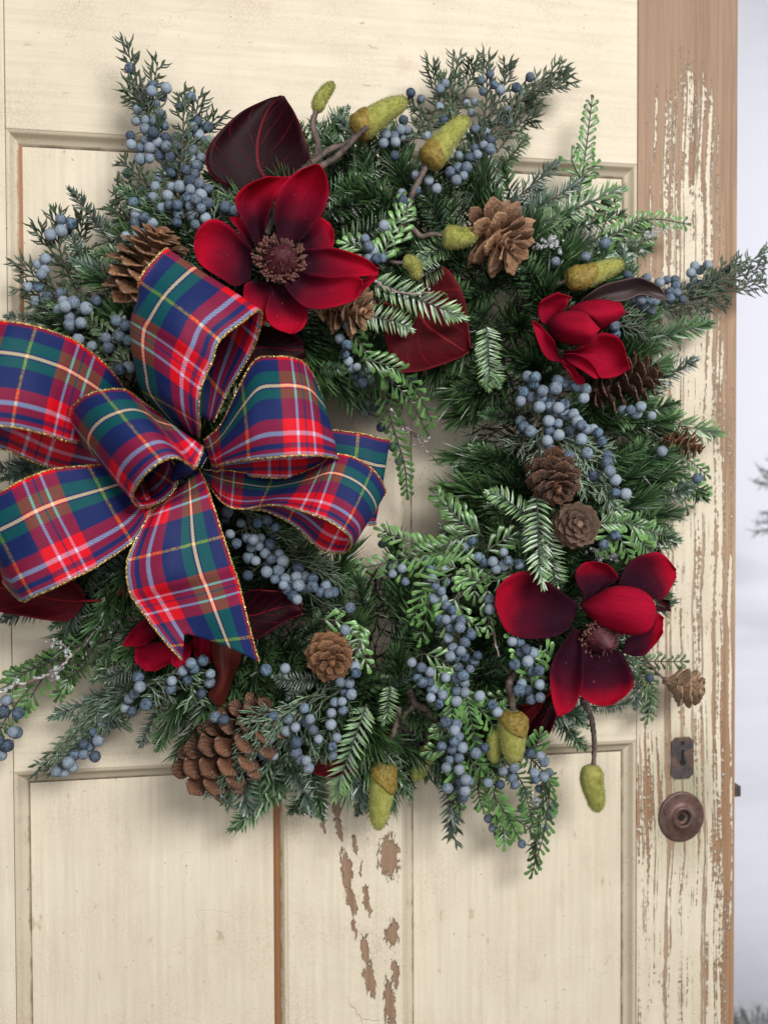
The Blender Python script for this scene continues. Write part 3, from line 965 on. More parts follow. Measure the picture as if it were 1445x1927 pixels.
# sprigs that stand out in the photograph: (type, base, tip, heights, face lean)
SPR = [
    ('B', (222, 478), (128, 338), 6, 5.0, .55), ('B', (250, 480), (170, 400), 6, 5, .8), ('B', (190, 540), (130, 420), 4, 4, .8),
    ('L', (700, 528), (890, 602), 13.5, 14.5, 1.0), ('L', (672, 590), (786, 622), 12.5, 13, 1.0), ('L', (915, 612), (925, 742), 12, 11, 1.0), ('L', (905, 640), (945, 735), 11.5, 11, .8),
    ('L', (1010, 935), (1028, 1115), 13.5, 17.5, .9), ('L', (1030, 1000), (1062, 1120), 12, 12, .8), ('L', (1000, 975), (912, 918), 12, 12, .7), ('B', (1020, 930), (985, 1040), 12, 11, .7),
    ('B', (940, 400), (1062, 292), 8, 5, .9), ('B', (960, 420), (1110, 330), 8.5, 5.5, .9), ('L', (1000, 425), (1196, 345), 8, 4.5, .9), ('W', (985, 445), (1100, 395), 9, 7, .9), ('L', (975, 440), (1062, 402), 10, 9.5, .8),
    ('W', (1120, 480), (1240, 466), 6, 4.0, .7), ('W', (1140, 455), (1240, 425), 5, 3.5, .9), ('W', (1165, 655), (1362, 604), 6, 4, .8), ('B', (1150, 640), (1300, 620), 5, 3.5, .8),
    ('L', (1165, 775), (1380, 822), 6.5, 4, .9), ('L', (1130, 780), (1300, 775), 7, 4, .9), ('W', (1215, 880), (1345, 952), 5, 3, .8), ('D', (1180, 930), (1290, 985), 5, 3, .8), ('D', (1190, 960), (1275, 1010), 4, 3, .8),
    ('W', (572, 1425), (420, 1578), 6, 4.5, .9), ('W', (592, 1435), (540, 1545), 6, 4.5, .9), ('W', (570, 1400), (490, 1540), 5, 4, .9), ('L', (690, 1325), (624, 1522), 12, 11, 1.0), ('L', (735, 1290), (720, 1372), 12, 11.5, 1.0), ('B', (845, 1400), (850, 1592), 8, 6, .9),
    ('W', (1030, 1470), (1000, 1645), 6, 4, .1), ('B', (600, 1280), (508, 1272), 12, 12, .9), ('B', (585, 1275), (535, 1322), 12, 11.5, .9), ('B', (730, 1290), (800, 1262), 11, 10.5, .8), ('D', (720, 1430), (665, 1545), 5, 4, .8),
    ('B', (262, 1290), (78, 1358), 6, 4, .8), ('B', (275, 1250), (172, 1275), 9, 8, .8), ('B', (300, 1330), (260, 1415), 6, 5, .9), ('B', (140, 1130), (-15, 1172), 5, 4, .8), ('D', (180, 1140), (60, 1130), 7, 7, .8), ('B', (230, 1320), (150, 1320), 5, 4, .8),
    ('D', (345, 1330), (285, 1420), 4, 3.5, .8), ('D', (390, 1400), (330, 1460), 5, 4, .9), ('D', (400, 1430), (350, 1490), 4, 4, .9), ('B', (140, 880), (20, 905), 5, 4, .8), ('B', (90, 860), (-20, 880), 5, 4, .8), ('B', (90, 600), (0, 590), 5, 4.5, .8), ('D', (130, 590), (45, 600), 5, 4.5, .8),
    ('D', (560, 300), (665, 190), 6, 4.5, .9), ('D', (600, 310), (700, 230), 7, 5, .9), ('W', (640, 330), (580, 210), 6, 4, .9), ('D', (500, 330), (480, 290), 10, 10, .8), ('D', (620, 1110), (700, 1090), 9, 9, .8), ('D', (950, 310), (1000, 250), 6, 4, .8),
    ('B', (1110, 1330), (1195, 1320), 5, 4, .7), ('B', (1180, 1230), (1200, 1345), 5, 4, .9), ('W', (1195, 1240), (1225, 1360), 4.5, 3, .9), ('D', (1040, 1340), (1085, 1400), 5, 4, .9), ('D', (1030, 1340), (1110, 1420), 4, 3, .9),
    ('D', (740, 1450), (680, 1530), 5, 4, .8), ('D', (800, 1430), (740, 1500), 6, 4, .8), ('B', (545, 1110), (500, 1010), 11, 11, .9), ('D', (560, 1050), (612, 1020), 8, 7, .8), ('W', (600, 690), (660, 700), 10, 10, .8), ('B', (1190, 560), (1260, 590), 6, 5, .7),
    ('D', (1080, 430), (1190, 400), 6, 4, .9), ('B', (1060, 460), (1180, 440), 7, 5, .9), ('L', (855, 450), (780, 500), 11, 11.5, .8), ('W', (850, 470), (760, 470), 11, 11, .9), ('W', (830, 500), (740, 545), 11.5, 12, .9),
    ('D', (560, 400), (700, 330), 9, 9, .9), ('W', (620, 400), (720, 360), 10, 10, .9), ('W', (640, 460), (760, 410), 10.5, 11, .9), ('W', (720, 330), (640, 380), 9, 10, .9), ('W', (730, 310), (830, 350), 8, 8, .9), ('W', (770, 400), (860, 350), 9, 9, .9),
]
SPR += [('P', (742, 1140), (735, 1050), 8, 9, .9), ('P', (690, 1150), (668, 1078), 8.5, 9.5, .9), ('P', (640, 1160), (648, 1092), 9, 10, .9), ('P', (765, 1130), (790, 1068), 9, 9.5, .9)]
POOL = {'P': PINE_L, 'B': FIR_B, 'L': FIR_L, 'D': FIR_D, 'W': FIR_W}
r = random.Random(21)
for (ty, a, b, da, db, fl) in SPR:
    base, tip = at(*a, da), at(*b, db)
    face = VIEW*fl + norm(np.cross(tip - base, VIEW))*(1 - fl)*(1 if fl > .15 else 3) + np.array([r.uniform(-.15, .15), 0, r.uniform(-.15, .15)])
    Lw = np.linalg.norm(tip - base)
    sprig('pine_tip' if ty == 'P' else 'fir_sprig', POOL[ty][r.randrange(len(POOL[ty]))], base, tip, face, min(1.25, max(0.62, 0.085/Lw)))

# ------------------------------------------------------------------ juniper and cedar strokes joined per spray
def stem_pts(pts, off, n=None):
    P = [at(p[0], p[1], p[2] if len(p) > 2 else RD(p[0], p[1]) + off) for p in pts]
    L = sum(np.linalg.norm(P[i+1] - P[i]) for i in range(len(P) - 1))
    return crv(P, n or max(6, int(L/0.006))), L

def juniper(g, gs, pts, off, r, fine=False):
    P, L = stem_pts(pts, off)
    n = len(P)
    tube(gs, P, np.linspace(.0013, .0006, n), 5, 0.5)
    m = max(5, int(L/0.0062))
    for i in range(m):
        f = (i + .4)/m
        k = f*(n - 1)
        j = min(int(k), n - 2)
        p = P[j] + (P[j+1] - P[j])*(k - j)
        td = norm(P[j+1] - P[j])
        lat = norm(np.cross(td, VIEW + np.array([0.01, 0, 0])))
        up = np.cross(lat, td)
        sgn = 1 if i % 2 else -1
        az = r.gauss(0, .55)
        d = td*r.uniform(.75, 1.15) + (lat*sgn*math.cos(az) + up*math.sin(az))*(.62 if not fine else .42)
        ln = r.uniform(.015, .027)*(1 - .40*f)*(1.35 if fine else 1)
        Q = crv([p, p + norm(d)*ln*.5, p + norm(d + td*.5)*ln], 4)
        rid = r.random()
        tube(g, Q, [.00115, .00115, .0010, .00035], 4, rid, cap=False)
        for q in range(3 if not fine else 2):
            bp = Q[1]*(1 - q*.4) + Q[2]*q*.4
            s2 = 1 if (q + i) % 2 else -1
            bd = norm(d) + (np.cross(norm(d), up)*s2 + up*r.uniform(-.5, .5))*.55
            ln2 = r.uniform(.008, .014)
            tube(g, [bp, bp + norm(bd)*ln2*.6, bp + norm(bd + norm(d)*.4)*ln2], [.0010, .0010, .0003], 4, rid, cap=False)

def leaflet(g, p, d, nrm, L, wd, rid):
    d = norm(d)
    s = norm(np.cross(d, nrm))
    n = norm(np.cross(s, d))
    prof = [(0, .16), (.3, .30), (.6, .40), (.82, .50), (.95, .34), (1.0, .08)]
    vs, uv = [], []
    for (f, w_) in prof:
        c = p + d*L*f + n*L*(.06*math.sin(f*3.1) - .10*f*f)
        for q, h in ((-1, 0), (0, .30), (1, 0)):
            vs.append(c + s*wd*w_*q + n*wd*h*w_*1.4)
            uv.append((rid, f*.9 + .1*abs(q)))
    fs = []
    for i in range(len(prof) - 1):
        b = i*3
        fs += [(b, b+1, b+4, b+3), (b+1, b+2, b+5, b+4)]
    g.add(vs, fs, uv)

def cedar(g, gs, pts, off, r, ll=.0150, wd=.0046, fork=.3, face=None):
    P, L = stem_pts(pts, off)
    n = len(P)
    tube(gs, P, np.linspace(.0011, .0007, n), 5, 0.8)
    m = max(4, int(L/0.0082))
    fv = VIEW if face is None else np.asarray(face, float)
    for i in range(m):
        f = (i + .5)/m
        k = f*(n - 1)
        j = min(int(k), n - 2)
        p = P[j] + (P[j+1] - P[j])*(k - j)
        td = norm(P[j+1] - P[j])
        lat = norm(np.cross(td, fv))
        up = np.cross(lat, td)
        for sgn in (-1, 1):
            d = td*r.uniform(.75, 1.05) + lat*sgn*.85 + up*r.uniform(-.1, .3)
            ln = ll*r.uniform(.85, 1.2)*(1.22 - .55*f)
            rid = r.random()
            leaflet(g, p, d, up + lat*r.uniform(-.3, .3), ln, wd*r.uniform(.85, 1.15), rid)
            if r.random() < fork:
                leaflet(g, p + norm(d)*ln*.5, norm(d) + td*.8, up, ln*.55, wd*.8, rid)
    leaflet(g, P[-1], P[-1] - P[-2], fv, ll*.7, wd, r.random())

# ------------------------------------------------------------------ berries: three worn shapes shared by all
def berry_mesh(seed):
    r = random.Random(seed)
    g = G()
    nu, nv = 14, 9
    ph = [r.uniform(0, 6.28) for _ in range(4)]
    vs, fs = [], []
    for j in range(nv + 1):
        a = math.pi*j/nv
        for i in range(nu):
            b = 2*math.pi*i/nu
            q = 1 + .03*math.sin(3*b + ph[0])*math.sin(a) + .035*math.sin(2*a + ph[1]) + .02*math.sin(5*b + 3*a + ph[2])
            if j == 0:
                q *= .86
            if j == 1:
                q *= .97
            vs.append((q*math.sin(a)*math.cos(b), q*math.sin(a)*math.sin(b), q*1.06*math.cos(a)))
    for j in range(nv):
        for i in range(nu):
            fs.append((j*nu + i, (j+1)*nu + i, (j+1)*nu + (i+1) % nu, j*nu + (i+1) % nu))
    g.add(vs, fs)
    return g.mesh('berry', M_BERRY)
BERRY = [berry_mesh(i) for i in range(4)]

def spray(label, berries, jun=(), ced=(), off=1.4, br=10.4, mats=None, seed=0, group=None, fine=False, ll=.0150, face=None, name='juniper_spray', cat='juniper spray'):
    """berries: photo positions; jun / ced: strokes of foliage"""
    r = random.Random(seed*17 + 5)
    allp = [p for s in list(jun) + list(ced) for p in s] or berries
    b0 = allp[0]
    loc = at(b0[0], b0[1], RD(b0[0], b0[1]) + off - 1.0)
    t = thing(name, label, cat, loc, group)
    gs = G()
    mj, mc = mats or (M_JUN, M_CED)
    stems = []
    for s in jun:
        g = G()
        juniper(g, gs, s, off, r, fine)
        g.build('foliage', mj, t, stuff=True)
    for s in ced:
        g = G()
        cedar(g, gs, s, off, r, ll, face=face)
        g.build('foliage', mc, t, stuff=True)
    for s in list(jun) + list(ced):
        stems.append(stem_pts(s, off)[0])
    SP = np.vstack(stems) if stems else None
    placed = []
    for i, b in enumerate(berries):
        rad = .92*br*r.uniform(.84, 1.10)
        d = RD(b[0], b[1]) + off + r.uniform(.1, 1.0)
        # a berry lies in front of those it overlaps, as far as it must
        rm = rad/1680.0
        p = at(b[0], b[1], d)
        for _ in range(6):
            hit = [q for q, q_r in placed if np.linalg.norm(p - q) < (rm + q_r)*.93]
            if not hit:
                break
            d += .38 if i % 3 else -.38
            p = at(b[0], b[1], d)
        placed.append((p, rm))
        a = norm(np.array([r.gauss(0, 1), r.gauss(0, .6) - .3, r.gauss(0, 1)]))
        inst('berry', BERRY[r.randrange(4)], frame_m(p, norm((r.gauss(0, 1), r.gauss(0, 1), r.gauss(0, 1))), a, rm), t)
        if SP is not None:
            q = SP[np.argmin(np.linalg.norm(SP - p, axis=1))]
            if .004 < np.linalg.norm(q - p) < .06:
                mid = (p + q)/2 + np.array([0, .002, .001])
                tube(gs, crv([q, mid, p], 5), .0006, 4, .5, cap=False)
    if gs.v:
        gs.build('stem', M_STEM, t)
    return t

# ------------------------------------------------------------------ sprays of juniper and cedar with berries, one by one
def cv(f, L):
    return [(*f(p[0], p[1]), *([p[2]] if len(p) > 2 else [])) for p in L]
A_ = zc(0, 50, 500); B_ = zc(450, 100, 500); C_ = zc(900, 100, 545); D_ = zc(0, 400, 500); E_ = zc(450, 500, 500)
F_ = zc(900, 600, 545); H_ = zc(850, 1000, 545); I_ = zc(400, 900, 500); J_ = zc(0, 1100, 500); K_ = zc(400, 1250, 500); M_ = zc(800, 1250, 600)

spray('tall blue berried juniper spray sticking up at the upper left over the door moulding',
      cv(A_, [(708, 226, 12.5), (830, 320), (905, 333), (883, 376), (825, 350), (776, 382), (846, 418), (750, 450), (877, 480), (738, 510), (787, 505), (838, 514), (893, 537), (790, 555), (832, 573), (710, 592), (713, 640), (763, 658), (793, 618), (813, 657), (855, 626), (763, 718), (813, 714), (869, 697), (900, 600), (905, 650), (928, 710), (903, 750), (957, 758), (935, 788), (975, 685), (970, 640), (1003, 702), (1045, 670), (1043, 725), (1095, 712), (1073, 755), (1015, 780), (1063, 800), (1038, 840), (1085, 853), (1132, 880), (1037, 885), (1093, 915), (1065, 940), (1035, 975), (1093, 987), (1128, 960), (1020, 930), (978, 435), (1038, 383), (1073, 512), (1048, 545), (1022, 585), (1080, 590), (1132, 620), (1130, 545), (963, 605)]),
      [[(345, 410), (310, 300), (268, 190, 5.5), (238, 84, 4.5)], [(300, 270), (288, 180, 5), (297, 116, 4.5)], [(340, 330), (345, 230, 6), (342, 172, 5)], [(335, 330), (362, 250), (374, 180, 5)], [(355, 290), (385, 245), (412, 216, 5)], [(350, 320), (385, 295), (405, 285)], [(300, 240), (262, 190), (240, 165, 5)], [(285, 205), (246, 182, 5)]], off=1.6, seed=1)
spray('wide juniper spray of dusty berries spreading left above the frosted cone behind the bow',
      cv(A_, [(692, 797), (867, 822), (848, 870), (935, 872), (978, 868), (723, 908), (787, 893), (832, 925), (913, 917), (867, 945), (787, 950), (727, 957), (880, 985), (920, 970), (965, 970), (975, 1020), (963, 1065), (1050, 1025), (1020, 1035), (1118, 1040), (1065, 1075), (1225, 980), (1275, 1000), (740, 1020), (740, 1065), (787, 1038), (832, 1068), (685, 1140), (755, 1125)]),
      [[(340, 425), (290, 360), (228, 300)], [(330, 420), (280, 372), (218, 346)], [(320, 420), (262, 380), (216, 370)], [(300, 440), (240, 410), (208, 388)], [(380, 430), (410, 390), (440, 342)], [(400, 425), (425, 385), (420, 335)], [(350, 440), (400, 415), (430, 400)]], off=1.0, seed=2)
spray('juniper spray with small berry clumps above the bow loop at the left edge',
      cv(A_, [(330, 1045), (388, 1068), (335, 1110), (272, 1130), (248, 1262), (207, 1290), (243, 1322), (225, 1345), (150, 1415), (210, 1415)]) + cv(D_, [(263, 460), (203, 487), (335, 440), (400, 490), (345, 480), (265, 525), (320, 530), (355, 510), (410, 540), (470, 520), (523, 477), (380, 570), (380, 610), (440, 600), (400, 630), (185, 590), (228, 590)]),
      [[(150, 560), (115, 480), (106, 402, 5)], [(150, 540), (150, 460), (158, 405, 5)], [(130, 560), (80, 530), (38, 495, 4.5)], [(130, 580), (80, 560), (42, 540, 4.5)], [(140, 520), (95, 470), (72, 430, 4.5)], [(150, 550), (170, 500), (175, 460)], [(160, 600), (110, 590), (60, 570, 4.5)]], off=1.4, br=11.2, seed=3)
spray('small olive green cedar pick with berries tucked between the two upper left bow loops',
      cv(D_, [(632, 587), (680, 612), (578, 682), (650, 673), (697, 693), (500, 725), (588, 735), (700, 840), (650, 855), (425, 690)]),
      [], [[(240, 690), (200, 630), (170, 605)], [(235, 680), (215, 625), (222, 600)], [(250, 690), (230, 680), (195, 672)], [(240, 700), (215, 690), (180, 655)]], off=1.8, mats=(M_JUN, M_CEDD), seed=4)
spray('broad upright juniper spray with dark forked tips at the top right of the wreath',
      cv(B_, [(1120, 162), (1092, 192), (1365, 113), (1315, 145), (1385, 170), (1325, 205), (1420, 198), (932, 212), (990, 248), (1088, 290), (1112, 362), (1235, 272), (1282, 265), (1263, 322), (893, 362), (912, 415), (875, 415), (840, 450), (885, 460), (850, 483), (795, 437), (785, 487), (845, 555), (1322, 375), (1368, 382), (1338, 428), (1282, 412), (1365, 470), (1330, 500), (1365, 520), (1280, 515), (1295, 550), (1250, 565), (1193, 555), (1190, 620), (1237, 620), (1145, 645), (1220, 665), (1180, 690), (1025, 450), (1073, 735), (885, 760), (890, 800), (960, 660), (960, 740), (1030, 690)]) + cv(C_, [(190, 170), (258, 117), (145, 280), (115, 315), (148, 342)]),
      [[(870, 330), (850, 220), (862, 108, 4.5)], [(850, 270), (825, 180), (812, 122, 4.5)], [(850, 240), (880, 160), (890, 118, 4.5)], [(800, 250), (825, 190), (840, 150)], [(780, 260), (800, 215), (768, 195)], [(900, 290), (915, 190), (915, 112, 4.5)], [(910, 250), (945, 170), (955, 120, 4.5)], [(905, 270), (975, 190), (1072, 138, 4.5)], [(950, 220), (1010, 160), (1060, 122, 4.5)], [(925, 270), (975, 215), (1005, 192, 4.5)], [(935, 285), (975, 235), (1002, 222, 4.5)], [(970, 180), (1030, 165), (1070, 152, 4.5)], [(880, 340), (800, 260), (770, 250)]], off=1.2, br=9.8, seed=5)
spray('short bright cedar pick with a few berries right of the big red flower',
      cv(B_, [(787, 937), (685, 1008), (705, 1050), (730, 1075), (705, 1120), (745, 1115), (778, 1113)]),
      [], [[(715, 495), (735, 445), (758, 375)], [(740, 470), (755, 420), (768, 390)], [(700, 485), (675, 465), (652, 458)]], off=2.0, br=9.6, seed=6)
spray('drooping bright green cedar pick with dark berries hanging into the wreath opening',
      cv(E_, [(587, 325), (548, 397), (585, 430), (575, 480), (620, 605), (593, 520), (610, 560), (640, 550), (668, 590), (690, 560), (640, 635), (670, 635), (710, 620), (635, 670), (660, 705), (740, 700), (692, 745), (655, 765), (685, 800), (735, 770), (820, 590), (820, 620), (857, 658), (950, 612), (922, 712), (770, 880), (840, 985), (870, 1062)]),
      [], [[(655, 615), (675, 640), (692, 668)], [(680, 675, 12.5), (735, 690, 12.5), (775, 720, 11), (812, 792, 9)], [(715, 690, 12), (745, 725, 11), (775, 760, 10), (800, 808, 8.5)], [(720, 730, 10), (738, 800, 8), (760, 870, 6), (766, 925, 5)]], off=1.6, br=9.6, seed=7)
spray('long juniper spray reaching right past the door edge above the red bud flower',
      cv(C_, [(905, 1145), (940, 1130), (980, 1130), (985, 1160), (955, 1190), (990, 1195), (1020, 1228), (955, 1220), (1068, 1200), (1103, 1210), (1055, 1165), (1075, 1130), (1100, 1155), (1143, 1158), (1180, 1125), (1140, 1120), (1202, 1180), (1080, 1060), (1105, 1080), (1060, 1095), (1143, 1055), (1242, 1080), (840, 1120)]),
      [[(1200, 575, 6), (1290, 550, 5), (1370, 515, 4.5), (1448, 470, 4)], [(1330, 540, 5), (1390, 520, 4.5), (1440, 500, 4.2)], [(1300, 560, 5), (1380, 545, 4.5), (1440, 530, 4)], [(1250, 580, 5), (1310, 570, 4.5), (1370, 572, 4)], [(1320, 535, 5), (1360, 505, 4.5), (1395, 490, 4)], [(1230, 575, 5), (1280, 590, 4.5), (1330, 592, 4)]], off=.6, br=9.8, seed=8)
spray('shadowed clump of blue berries under the brown grey leaf at the right',
      cv(C_, [(780, 1225), (815, 1225), (850, 1240), (880, 1235), (830, 1260), (865, 1285), (800, 1250), (745, 1105), (535, 1015), (385, 1038), (630, 945), (680, 1360), (685, 1400)]),
      [[(1150, 590), (1200, 600), (1250, 588, 5)], [(1160, 610), (1210, 625), (1240, 650, 5)]], off=.8, br=10, seed=9)
spray('dense bunch of powdery blue berries with frosted strands below the red bud flower',
      cv(F_, [(222, 367), (210, 412), (265, 390), (312, 397), (303, 440), (352, 437), (355, 412), (428, 428), (400, 445), (430, 475), (475, 475), (493, 510), (367, 477), (350, 508), (397, 522), (355, 560), (400, 580), (457, 553), (460, 598), (513, 600), (540, 552), (572, 550), (595, 568), (515, 530), (227, 538), (260, 562), (345, 608), (210, 510), (245, 285), (285, 290), (270, 325), (318, 360), (395, 310), (425, 320), (385, 345), (490, 335), (535, 350), (525, 395), (452, 683), (542, 668), (640, 680), (640, 718), (575, 783), (655, 758), (683, 803), (685, 868), (735, 872), (615, 610), (360, 650)]),
      [[(1030, 790), (1015, 830), (1010, 880)], [(1010, 790), (985, 830), (968, 840)], [(1050, 820), (1110, 870), (1150, 940)], [(1060, 830), (1120, 900), (1160, 960)], [(1055, 840), (1085, 890), (1110, 930)], [(1080, 830), (1120, 845), (1150, 850)], [(1050, 830), (1075, 870), (1085, 905)], [(1090, 830), (1140, 890), (1165, 935)]], off=1.6, br=11, mats=(M_JUNF, M_CED), seed=10)
spray('pale green cedar pick with loose berries fanning over the bare wood at the right',
      cv(F_, [(790, 472), (810, 437), (760, 455), (720, 455), (865, 483), (915, 660), (1093, 795)]),
      [], [[(1150, 790, 11), (1190, 785, 9.5), (1250, 775, 6.5)], [(1245, 815, 5.5), (1215, 850, 6), (1180, 908, 6)], [(1235, 860, 6), (1205, 880, 6), (1175, 885, 6)], [(1235, 830, 5.5), (1275, 880, 5), (1292, 955, 4.5)], [(1250, 835, 5), (1295, 865, 4.5), (1328, 892, 4)], [(1262, 880, 5), (1300, 910, 4.5), (1330, 925, 4)], [(1250, 870, 5), (1255, 910, 5), (1250, 935, 4.6)]], off=.8, seed=11)
spray('pale cedar pick lying above the largest red flower with one grey berry',
      cv(F_, [(683, 1082), (625, 1125)]),
      [], [[(1125, 985), (1180, 982), (1250, 965, 6)], [(1150, 985), (1170, 1020), (1185, 1052)], [(1180, 985), (1225, 1000), (1258, 1010, 6)], [(1190, 985), (1215, 1030), (1240, 1045, 6)], [(1130, 995), (1150, 970), (1160, 955)], [(1160, 985), (1140, 1015), (1140, 1035)]], off=1.0, seed=12)
spray('row of small shaded berries on short cedar left of the largest red flower',
      cv(F_, [(30, 1218), (72, 1212), (88, 1250), (122, 1235), (148, 1207), (203, 1230), (8, 1190), (125, 1165)]),
      [], [[(985, 1090), (960, 1080), (930, 1075)], [(905, 1075), (880, 1090), (868, 1110)], [(960, 1075), (925, 1095), (890, 1085)]], off=.8, br=9.4, seed=13)
spray('big heap of frosted berries on juniper strands beside the bow tail',
      cv(I_, [(155, 245), (245, 243), (300, 228), (345, 268), (95, 305), (130, 355), (187, 325), (222, 335), (262, 325), (320, 310), (312, 358), (252, 370), (285, 408), (363, 412, 12.5), (208, 380), (195, 432), (235, 450), (320, 440), (300, 465), (383, 450), (358, 500), (295, 510), (340, 550), (395, 545), (425, 560), (465, 487), (455, 535), (498, 540), (543, 547), (467, 583), (495, 600), (543, 590), (385, 580), (410, 605), (435, 640), (460, 660), (615, 587), (585, 620), (630, 627), (655, 620), (190, 530), (80, 180), (70, 220)]),
      [[(450, 960), (500, 985), (560, 1005)], [(500, 1000), (540, 1010), (570, 1020)], [(520, 1040), (580, 1055), (640, 1095)], [(530, 1050), (590, 1075), (632, 1090)], [(520, 1045), (570, 1050), (618, 1068)], [(460, 950), (470, 990), (480, 1010)], [(560, 1100), (600, 1130), (630, 1150)]], off=1.9, br=10.3, fine=True, seed=14)
spray('bright cedar garland with a long string of berries below the wreath opening',
      cv(I_, [(1375, 370), (1410, 340), (1195, 397), (980, 480), (978, 520), (1048, 563), (1030, 490), (1170, 440), (1183, 495), (1262, 490), (1190, 545), (1213, 592), (1270, 565), (1245, 615), (1205, 655), (1250, 655), (1272, 695), (1300, 715), (1305, 757), (1240, 775), (1268, 770), (1290, 815), (1350, 775), (1345, 812), (1280, 870), (1370, 893), (1405, 850), (1310, 925), (1350, 940), (1293, 968), (1325, 975), (1375, 975), (1335, 1030), (1420, 995), (1400, 1040), (1440, 965), (920, 358), (945, 345)]),
      [], [[(900, 1030, 12), (810, 1032, 11), (722, 1000, 9.5)], [(870, 1030, 12), (800, 1043, 11), (680, 1070, 9)], [(860, 1070, 12), (820, 1060, 11), (725, 1082, 9)], [(880, 1010, 12), (845, 1020, 12), (818, 1062, 11)], [(900, 1000, 12), (850, 960, 11), (822, 932, 10)], [(910, 1010, 12), (870, 985, 12), (840, 950, 11)], [(835, 1110, 13), (812, 1130, 12), (792, 1200, 11)], [(850, 1080, 13), (800, 1110, 12), (780, 1160, 11)], [(920, 1065, 12), (890, 1070, 12), (865, 1095, 12)], [(910, 1060, 12), (895, 1090, 12), (893, 1120, 12)], [(860, 1120, 13), (840, 1160, 13), (850, 1190, 13)], [(910, 1040, 12), (940, 1020, 12), (960, 1010, 12)]], off=1.6, br=9.8, ll=.0175, seed=15)
spray('bunch of heavy grey berries on cedar right of the small warm brown cone',
      cv(I_, [(1083, 1003, 11), (1135, 1030, 10.5), (1182, 1055, 10.5), (1115, 1085, 11), (1180, 1110, 11), (1140, 1110), (1197, 1145), (1185, 1195, 11), (1232, 1228, 11), (1250, 1178), (1330, 1090), (1362, 1075), (1368, 1112), (1325, 1158), (1370, 1168), (1325, 1213), (1268, 1085)]),
      [], [[(795, 1230), (825, 1240), (858, 1262)], [(815, 1250), (830, 1270), (838, 1290)], [(850, 1260), (855, 1310), (850, 1350)]], off=2.2, br=10.4, ll=.0165, seed=16)
spray('string of dusty berries hanging lowest, right of the long husked bud',
      cv(K_, [(1265, 315), (1325, 330), (1315, 360), (1335, 395), (1245, 447), (1312, 420), (1300, 465), (1358, 455), (1285, 522), (1340, 510), (1270, 565), (1340, 575), (1350, 640), (1375, 630), (1278, 675), (1345, 680), (1372, 690), (1360, 722), (1430, 485), (1390, 640)]),
      [[(852, 1400, 9), (860, 1480, 7), (852, 1580, 6)]], [[(852, 1290), (845, 1360), (822, 1380)], [(850, 1410), (830, 1408), (808, 1415)], [(855, 1420), (858, 1470), (866, 1530)]], off=2.0, br=10.6, seed=17)
spray('cedar pick with a tight berry bunch just above the pair of hanging buds',
      cv(H_, [(187, 340), (190, 390), (300, 550), (340, 555), (345, 605), (372, 590), (405, 607), (378, 648), (313, 665), (400, 700), (435, 695), (348, 760), (438, 765), (335, 795), (375, 795), (395, 840), (440, 830)]),
      [], [[(915, 1105), (920, 1140), (918, 1185)], [(905, 1100), (880, 1085), (868, 1098)], [(985, 1310, 12), (950, 1312, 12), (912, 1320, 12)], [(1005, 1300), (985, 1250), (960, 1195)], [(1000, 1230), (1010, 1260), (1015, 1290)], [(1040, 1240), (1025, 1225), (1020, 1250)]], off=2.0, br=10.6, ll=.0135, seed=18)
spray('shaded cedar sprays thick with berries along the lower right rim of the opening',
      cv(H_, [(70, 75), (100, 48), (130, 128), (160, 157), (205, 150), (220, 190), (257, 170), (280, 145), (335, 165), (5, 430), (45, 445), (40, 480), (8, 485), (65, 555), (95, 510), (15, 585), (15, 625), (30, 680), (65, 630), (110, 650), (25, 735), (65, 760), (20, 800), (65, 805), (20, 850), (138, 823), (200, 865), (225, 900)]),
      [], [[(870, 1290), (885, 1350), (905, 1450)], [(870, 1320), (850, 1360), (842, 1400)], [(900, 1330), (930, 1370), (940, 1400)], [(880, 1340), (925, 1340), (950, 1330)], [(860, 1130), (875, 1165), (900, 1180)]], off=1.0, br=10.2, seed=19)
spray('lowest cedar spray with loose berries hanging at the bottom right over the door panel',
      cv(H_, [(120, 1105), (165, 1080), (10, 1080), (55, 1082), (35, 1130), (40, 1190), (40, 1245), (70, 1240), (60, 1300), (55, 1330), (255, 1195), (310, 1180), (315, 1265), (360, 1305), (300, 1230), (240, 1265), (180, 1255), (390, 1110), (440, 1120), (460, 1150), (418, 1240), (460, 1225), (435, 1285), (470, 1270), (485, 1205), (410, 1205)]) + cv(M_, [(288, 700), (328, 698), (307, 743), (332, 773), (385, 768), (438, 815), (437, 655), (447, 585), (578, 650), (562, 690), (541, 742)]),
      [], [[(920, 1400), (925, 1480, 7), (950, 1530, 6), (972, 1570, 5)], [(950, 1430), (985, 1480, 6), (1000, 1540, 5)], [(905, 1440), (900, 1490, 7), (908, 1520, 6)], [(960, 1520, 6), (975, 1545, 5), (1000, 1560, 5)], [(930, 1500, 6), (945, 1550, 5), (948, 1585, 5)], [(980, 1410), (1020, 1450, 6), (1038, 1480, 5)], [(1000, 1420), (1010, 1400), (1015, 1385)], [(1035, 1480, 6), (1025, 1560, 5), (1002, 1640, 4)], [(880, 1420), (905, 1460), (935, 1480)]], off=.8, br=10.2, ll=.0165, seed=20)
